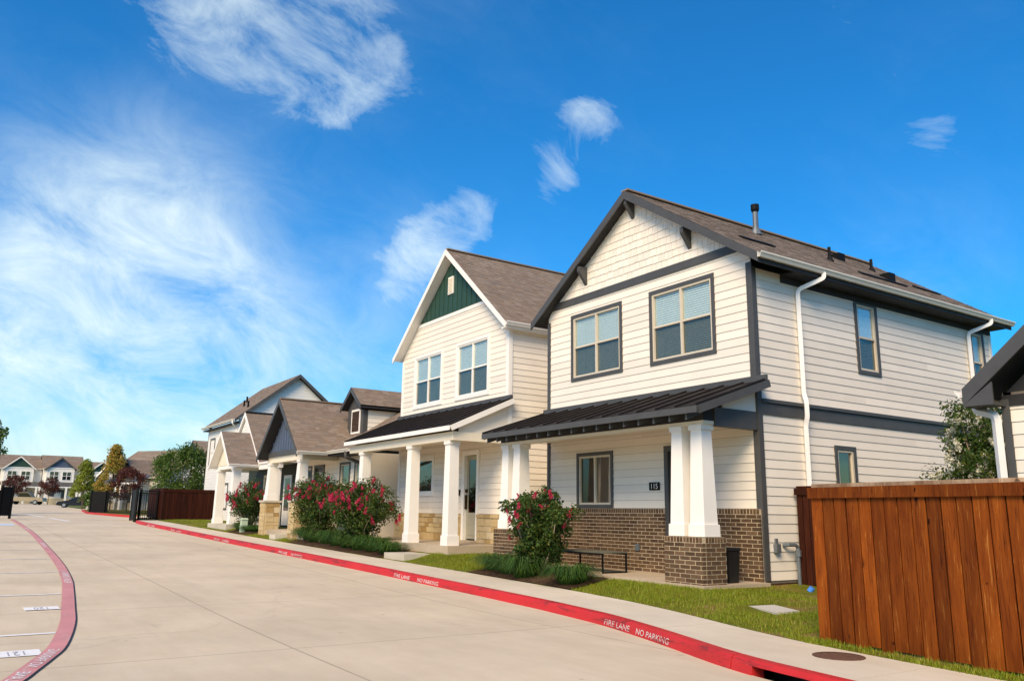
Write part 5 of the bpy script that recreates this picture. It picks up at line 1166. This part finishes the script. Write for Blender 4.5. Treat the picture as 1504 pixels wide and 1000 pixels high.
def crepe_myrtle(label, base, hgt, w, nl, nf, leaf='leaf_crepe', petal='petal', low=.2, fsize=1., seed=0, leafs=.042, group=None, name='flowering_shrub'):
    random.seed(seed); global RNG; RNG = np.random.default_rng(seed)
    b = Vector(base); t = thing(name, base, label, 'shrub', group)
    tips = []
    n = 26
    for i in range(n):
        a = i*2.4+random.uniform(-.3, .3); rr = w/2*math.sqrt((i+.5)/n)*random.uniform(.75, 1.1); zz = hgt*(1.0-.55*(rr/(w/2))**2*random.uniform(.3, 1.0))
        tips.append(b+Vector((rr*math.cos(a), rr*math.sin(a), max(low*hgt*1.15, zz*random.uniform(.72, 1.0)))))
    trunk = limbs(b-Vector((0, 0, .1)), tips, .028, .006, .12).build('stem', 'pale_bark', t)
    cs, rs = [], []
    for p in tips:
        s = b+Vector((0, 0, low*hgt))
        for f in (.2, .4, .6, .75, .9, 1.0):
            q = s.lerp(p, f)+Vector((random.uniform(-.08, .08)*w, random.uniform(-.08, .08)*w, random.uniform(-.04, .04)*hgt)); cs.append(q); rs.append(w*random.uniform(.08, .15))
    for i in range(34):      # leafy skirt round the stems
        a = random.uniform(0, 6.28); f = random.uniform(.12, .6); rr = w*.5*math.sqrt(random.random())*(.45+f*.75)
        cs.append(b+Vector((rr*math.cos(a), rr*math.sin(a), hgt*f*(1 if low < .4 else 1.5)))); rs.append(w*random.uniform(.08, .14))
    V, F = leaf_cloud([tuple(c) for c in cs], rs, int(nl*1.25), leafs); np_obj('foliage', V, F, leaf, t)
    off = wloc(t); outs = sorted(tips, key=lambda p: random.random())
    for i in range(nf):
        p = outs[i % len(outs)]; q = p+Vector((random.gauss(0, .055)*w, random.gauss(0, .055)*w, random.uniform(-.10, .05)*hgt))
        if i >= len(outs): q += Vector((0, -.12*w*random.random(), -.1*hgt*random.random()))
        o = link('flower_cluster', random.choice(FL[petal]), t); o.location = q-off; o.rotation_euler = (random.uniform(-.7, .7), random.uniform(-.7, .7), random.uniform(0, 6)); s = fsize*random.uniform(.7, 1.35); o.scale = (s, s, s*1.15)
    return t
crepe_myrtle('large pink crepe myrtle bush beside the patio table of house 115', (-14.9, 10.75, gz(-14.9, 10.75)), 2.05, 1.55, 15000, 34, seed=11, fsize=.72)
crepe_myrtle('pink crepe myrtle bush beside the green gabled house porch post', (-24.5, 10.7, gz(-24.5, 10.7)), 2.1, 2.25, 16000, 80, seed=12, fsize=.85)
crepe_myrtle('pink crepe myrtle bush in front of the blue gabled cottage', (-28.3, 10.75, gz(-28.3, 10.75)), 2.25, 2.3, 16000, 80, seed=13, fsize=.85)
crepe_myrtle('small pink crepe myrtle by the white gabled entry porch', (-36.6, 10.75, gz(-36.6, 10.75)), 2.15, 2.2, 11000, 55, seed=14, fsize=.9, low=.34)
crepe_myrtle('white flowering crepe myrtle rising behind the wooden fence', (-8.0, 16.75, .3), 3.95, 2.2, 17000, 85, petal='petal_white', seed=15, fsize=1.15, low=.45)

def lily_clump(label, x, y, r, hgt, n, seed, group):
    rng = np.random.default_rng(seed); z0 = gz(x, y)+.01; t = thing('lily_turf_clump', (x, y, z0), label, 'plant', group)
    V, F = [], []
    for i in range(n):
        a = rng.uniform(0, 2*math.pi); rr = r*.35*math.sqrt(rng.random()); bx, by = x+rr*math.cos(a), y+rr*math.sin(a)
        ah = a+rng.normal()*.5; L = r*rng.uniform(.45, 1.0); H = hgt*rng.uniform(.55, 1.3); wd = .006; px, py = -math.sin(ah)*wd, math.cos(ah)*wd; k = len(V)
        for j, s in enumerate((0, .35, .7, 1.0)):
            hx = L*s**1.4; hz = H*(2.3*s-1.7*s*s) if s < 1 else H*.38
            wv = (1, 1.1, .8, .1)[j]; V += [(bx+math.cos(ah)*hx+px*wv, by+math.sin(ah)*hx+py*wv, z0+hz), (bx+math.cos(ah)*hx-px*wv, by+math.sin(ah)*hx-py*wv, z0+hz)]
        F += [(k+2*j, k+2*j+1, k+2*j+3, k+2*j+2) for j in range(3)]
    np_obj('blades', np.array(V), np.array(F), 'leaf_lily', t); return t
G = 'clumps of dark green lily turf along the sidewalk beds'; LL = 'clump of green lily turf'
for i, (x, y, r, hg) in enumerate(((-13.45, 10.5, .72, .40), (-15.75, 10.6, .75, .48), (-15.0, 10.45, .7, .45), (-16.6, 10.75, .7, .45), (-15.4, 11.0, .6, .45), (-21.95, 10.5, .72, .44), (-23.0, 10.55, .8, .48), (-23.9, 10.5, .8, .5), (-24.9, 10.55, .8, .5), (-25.9, 10.6, .8, .52), (-26.9, 10.65, .8, .52), (-27.9, 10.6, .8, .54), (-28.8, 10.7, .75, .5), (-29.5, 10.75, .6, .45), (-36.9, 10.5, .5, .35), (-35.9, 10.55, .5, .35), (-35.2, 10.7, .5, .3))):
    if i == 0: lily_clump('rounded clump of lily turf at the corner of the house 115 porch slab', x, y, r, hg, 520, 40+i, G)
    else: lily_clump(LL+(' beside the crepe myrtle of house 115' if x > -18 else ' before the two crepe myrtles' if x > -30 else ' near the pale green pedestal'), x, y, r, hg*random.uniform(.75, 1.05), 460, 40+i, G)
def mulch(label, pts):
    c = Vector((sum(p[0] for p in pts)/len(pts), sum(p[1] for p in pts)/len(pts))); mb = MB()
    xs_ = [p[0] for p in pts]; ys_ = [p[1] for p in pts]; rnd = random.Random(5)
    V = [(x, y, gz(x, y)+.02) for x, y in pts]; V.append((c.x, c.y, gz(c.x, c.y)+.05)); k = len(pts)
    mb.add(V, [(i, (i+1) % k, k) for i in range(k)])
    for i in range(900):
        x = rnd.uniform(min(xs_), max(xs_)); y = rnd.uniform(min(ys_), max(ys_)); z = gz(x, y)+.03+rnd.uniform(0, .015); a = rnd.uniform(0, 3.14); l = rnd.uniform(.02, .05); w = .008
        dx, dy = math.cos(a)*l, math.sin(a)*l; ex, ey = -math.sin(a)*w, math.cos(a)*w; t = rnd.uniform(-.01, .01)
        mb.add([(x-dx-ex, y-dy-ey, z-t), (x+dx-ex, y+dy-ey, z+t), (x+dx+ex, y+dy+ey, z+t+.005), (x-dx+ex, y-dy+ey, z-t+.005)], [(0, 1, 2, 3)])
    o = mb.build('mulch_bed', 'mulch', None, 'stuff'); o['label'] = label
def dense(pts, n=6):
    out = []
    for (a, b), (c, d) in zip(pts, pts[1:]+pts[:1]):
        for i in range(n): out.append((a+(c-a)*i/n, b+(d-b)*i/n))
    return out
mulch('brown bark mulch bed under the crepe myrtle by house 115', dense([(-13.0, 10.1), (-16.9, 10.1), (-16.9, 11.15), (-13.0, 11.15)]))
mulch('brown bark mulch bed along the green gabled house walk', dense([(-21.6, 10.02), (-29.8, 10.05), (-29.8, 11.3), (-26.8, 11.3), (-26.8, 11.0), (-21.6, 11.0)]))
mulch('brown bark mulch bed near the cottage porch', dense([(-34.6, 10.1), (-37.6, 10.1), (-37.6, 11.2), (-34.6, 11.2)]))

def tree(label, base, hgt, w, crown0, nl, leaf, size, seed, name='tree', bark='bark', cone=False, trunk_r=.07, clumps=36):
    random.seed(seed); global RNG; RNG = np.random.default_rng(seed); b = Vector(base); t = thing(name, base, label, 'tree'); H = hgt-crown0
    cs, rs = [], []
    for i in range(clumps):
        z = random.random()**.9; prof = (1-z*.85)*(min(1, z*4+.45)) if cone else math.sqrt(max(.06, 1-(2*z-.85)**2/1.35)); a = i*2.399; rr = w/2*prof*math.sqrt(random.uniform(.25, 1))
        cs.append((b.x+rr*math.cos(a), b.y+rr*math.sin(a), b.z+crown0+H*z*.93)); rs.append(w*random.uniform(.09, .17))
    tr = limbs(b-Vector((0, 0, .15)), [b+Vector((random.uniform(-.05, .05), random.uniform(-.05, .05), crown0+H*.6))], trunk_r, trunk_r*.4, .04)
    l2 = limbs(b+Vector((0, 0, crown0*.85)), random.sample(cs, min(14, clumps)), trunk_r*.5, .012, .1)
    tr.add(l2.v, l2.f); tr.smooth = True; tr.build('trunk', bark, t)
    V, F = leaf_cloud(cs, rs, nl, size, .3, .6); np_obj('crown', V, F, leaf, t); return t
tree('round dark green tree standing behind the dark wooden fence', (-62, 13.2, 1.0), 5.1, 4.3, 1.2, 12000, 'leaf_tree', .08, 21, clumps=130)
tree('orange and green maple turning colour beyond the gate', (-97, 13.6, 1.45), 7.0, 3.7, 1.4, 8000, 'leaf_autumn', .11, 22, clumps=70, cone=True)
tree('slim yellow green tree in front of the dark sedan', (-106, 12.0, 1.5), 5.6, 3.4, .9, 6500, 'leaf_yellow', .10, 23, cone=True, clumps=70)
tree('dark red leaved tree behind the black railing', (-82, 12.9, 1.35), 3.9, 3.0, 1.2, 3800, 'leaf_red', .08, 24)
tree('small red leaved tree in front of the blue gabled townhouse', (-153, 12.3, 2.2), 4.2, 3.4, 1.5, 2600, 'leaf_red', .11, 25)
tree('wide red leaved tree above the tan pickup', (-163, 8.0, 2.4), 4.2, 4.6, 1.5, 3000, 'leaf_red', .12, 26)
tree('low dark green shrub tree between the yellow and orange trees', (-101, 12.9, 1.45), 3.2, 3.0, .3, 2600, 'leaf_tree', .10, 27)
tree('tall dark tree reaching over the pavilion roof at the far left', (-74, 1.2, 1.1), 7.2, 3.0, 4.3, 4200, 'leaf_tree', .10, 28, clumps=40)

# grass blades on the near lawns
def grass(label, x0, x1, y0f, y1f, n, hgt, seed, skip=None):
    rng = np.random.default_rng(seed); X = rng.uniform(x0, x1, n); V, F = [], []
    T = rng.random(n); A = rng.uniform(0, 6.28, n); Hh = hgt*rng.uniform(.5, 1.25, n); Ln = rng.normal(0, .45, n)
    for x, t, a, h, l in zip(X, T, A, Hh, Ln):
        ya, yb = y0f(x), y1f(x); y = ya+(yb-ya)*t
        if skip and skip(x, y): continue
        dens = .5+.5*math.sin(x*1.7+.6*y)*math.sin(y*2.3-x*.8)
        if rng.random() > .12+1.1*dens: continue
        z = gz(x, y); k = len(V); w = .0045; c, s = math.cos(a)*w, math.sin(a)*w
        V += [(x-c, y-s, z), (x+c, y+s, z), (x-s/w*h*l, y+c/w*h*l, z+h)]; F.append((k, k+1, k+2))
    o = np_obj('grass', np.array(V), np.array(F), 'grass_blade', None, 'stuff'); o['label'] = label
grass('short green lawn grass in front of house 115', -12.9, -6.2, lambda x: back_y(x)+.02, lambda x: 11.15 if x < -10.6 else 13.2-(x+10.6)*.6 if x < -7 else 9.6, 34000, .055, 31, lambda x, y: (x > -6.9 and y > 8.9) or (-8.9 < x < -8.0 and 9.95 < y < 10.95) or (-11.62 < x < -10.6 and y > 11.28) or (y > 12.2 and x > -10.7 and random.random() < .8))
grass('lawn grass tuft strip along the foot of the cedar fence', -6.5, -2.0, lambda x: 8.62-(x+6.5)*.135-.06, lambda x: 8.62-(x+6.5)*.135+.28, 5200, .05, 36)
grass('short lawn grass beside the green gabled house steps', -20.1, -16.9, lambda x: back_y(x)+.02, lambda x: 12.4, 11000, .06, 32)
grass('short lawn grass in front of the blue gabled cottage', -34.6, -29.2, lambda x: back_y(x)+.0, lambda x: 10.5, 6000, .07, 33)
grass('short lawn grass around the white gabled porch', -52.5, -37.6, lambda x: back_y(x)+.0, lambda x: 12.6, 15000, .07, 34, lambda x, y: -41.95 < x < -38.55 and y > 10.25)

# ------------------------------------------------------------------ small things
def patio_table():
    x0, x1, y0, y1, z0, z1 = -15.35, -13.72, 11.55, 12.25, .385, .82
    t = thing('patio_table', (x0, y0, z0), 'low black metal framed patio table against the brick wall', 'table')
    m = MB(); m.box(x0, x1, y0, y1, z1-.02, z1+.005); m.build('table_top', 'bronze_top', t)
    for x in (x0+.02, x1-.02):
        for y in (y0+.02, y1-.02): m = MB(); m.box(x-.016, x+.016, y-.016, y+.016, z0, z1-.022); m.build('leg', 'black_metal', t)
        m = MB(); m.box(x-.014, x+.014, y0+.038, y1-.038, z0+.005, z0+.032); m.build('foot_bar', 'black_metal', t)
    m = MB(); m.box(x0, x1, y0-.004, y0+.02, z1-.055, z1-.022); m.box(x0, x1, y1-.02, y1+.004, z1-.055, z1-.022); m.build('apron', 'black_metal', t)
patio_table()
t = thing('waste_bin', (-10.92, 12.28, .385), 'slim black bin standing behind the right brick pier', 'bin')
m = MB(); m.taper(-10.92, 12.28, .387, .98, .13, .13, .16, .16); m.build('body', 'black_plastic', t); m = MB(); m.taper(-10.92, 12.28, .98, 1.03, .175, .175, .165, .165); m.build('lid', 'black_plastic', t)
t = thing('utility_pedestal', (-36.0, 10.35, gz(-36, 10.35)), 'pale green plastic utility pedestal leaning beside the cottage walk', 'utility box'); zp = gz(-36, 10.35)
m = MB(); m.taper(-36.0, 10.35, zp-.05, zp+.55, .15, .13, .14, .12); m.build('body', 'green_plastic', t); m = MB(); m.taper(-36.0, 10.35, zp+.55, zp+.62, .165, .145, .12, .10); m.build('cap', 'green_plastic', t)
mb = MB(); z = gz(-8.45, 10.45); mb.prism([(-8.85, 10.38, z-.05), (-8.04, 10.02, z-.05), (-8.05, 10.55, z-.05), (-8.78, 10.9, z-.05)], (0, 0, .065)); tag(mb.build('concrete_slab', 'step_concrete'), 'flat concrete utility lid lying in the lawn by the fence', 'slab')
mb = MB(); mb.tube([(-9.75, 13.1, gz(-9.75, 13.1)), (-9.7, 13.12, gz(-9.7, 13.1)+.07)], [.055, .05], 10); tag(mb.build('plastic_cap', 'blue_plastic'), 'small bright blue plastic cap on the soil near the fence corner', 'litter')

# ------------------------------------------------------------------ cars in the court
def car(label, loc, rz, L, W, prof, roof, paint, pickup=False):
    t = thing('parked_car', (0, 0, 0), label, 'car'); wy = W/2
    def loft(pts, inset, nm, m, par):
        mb = MB(); n = len(pts); vs = [(x, -wy+i, z) for (x, z), i in zip(pts, inset)]+[(x, wy-i, z) for (x, z), i in zip(pts, inset)]
        mb.add(vs, [tuple(range(n)), tuple(range(n, 2*n))[::-1]]+[(i, n+i, n+(i+1) % n, (i+1) % n) for i in range(n)]); return mb.build(nm, m, par)
    body = loft(prof, [.06 if z > .75 else .02 for x, z in prof], 'body', paint, t)
    loft(roof, [.12 if z < 1.1 else .26 for x, z in roof], 'cabin', paint, t)
    ri = [(x*.97+.0, z-.06 if z > 1.2 else z+.02) for x, z in roof]; loft([(x, z) for x, z in ri], [.10 if z < 1.1 else .235 for x, z in ri], 'side_window', 'car_glass', body)
    for s in (-1, 1):
        for x in (-L*.31, L*.31):
            m = MB(); r = .36 if pickup else .33; m.tube([(x, s*(wy-.22), r), (x, s*(wy+.01), r)], r, 18); w = m.build('wheel', 'tyre', t); m = MB(); m.tube([(x, s*(wy-.02), r), (x, s*(wy+.02), r)], r*.6, 12); m.build('rim', 'rim', w)
        m = MB(); m.box(-L/2-.01, -L/2+.06, s*(wy-.45), s*(wy-.12), .62, .76); m.build('headlight', 'lamp_clear', t); m = MB(); m.box(L/2-.06, L/2+.01, s*(wy-.4), s*(wy-.12), .7, .85); m.build('tail_light', 'lamp_red', t)
    t.location = loc; t.rotation_euler = (0, 0, rz); return t
car('dark navy sedan parked across the court by the slim tree', (-125.5, 13.6, zs(-125.5)), math.radians(78), 4.8, 1.85, [(-2.4, .3), (2.4, .3), (2.4, .9), (1.6, 1.0), (-.9, .98), (-2.2, .78), (-2.4, .6)], [(-1.05, .96), (1.75, .98), (1.0, 1.42), (-.2, 1.44)], 'car_navy')
car('tan pickup truck parked in front of the green gabled townhouse', (-148, 8.9, zs(-148)), math.radians(246), 5.4, 1.95, [(-2.7, .5), (2.7, .5), (2.7, 1.15), (.9, 1.15), (-1.1, 1.12), (-2.55, 1.05), (-2.7, .8)], [(-1.1, 1.1), (1.0, 1.13), (.85, 1.82), (-.45, 1.84)], 'car_tan', True)
# small dark-roofed pavilion at the left edge
t = thing('pavilion', (-66, 0.6, zs(-66)), 'small pavilion with charcoal gable roof behind the left gate leaf', 'pavilion'); z = zs(-66)
for x, y in ((-65, .9), (-65, -1.8), (-68, .9), (-68, -1.8)): m = MB(); m.box(x-.12, x+.12, y-.12, y+.12, z-.2, z+2.6); m.build('post', 'white_trim', t)
m = MB(); m.prism([(-64.6, 1.3, z+2.6), (-64.6, -.45, z+4.0), (-64.6, -2.2, z+2.6)], (-3.8, 0, 0)); m.build('gable_core', 'lap_white', t)
for s in (-1, 1): m = MB(); m.prism([(-64.4, -.45+s*2.05, z+2.42), (-64.4, -.45, z+4.08), (-64.4, -.45, z+4.28), (-64.4, -.45+s*2.05, z+2.62)], (-4.2, 0, 0)); m.build('roof', 'slate_trim', t)

# houses across the street (the windows mirror them)
for k, (x, y) in enumerate(((-38, -34), (-27, -34), (-16, -34.5), (-5, -34.5))):
    far_house('cream house across the street with %s gable, mirrored in the windows' % ('a green', 'a blue', 'a pale', 'a dark')[k], (x, y, .2), math.pi, 7.5, 9, 5.8, 2.8, 4.4, ('green_panel', 'blue_panel', 'cream_trim', 'slate_trim')[k], 'white_trim')
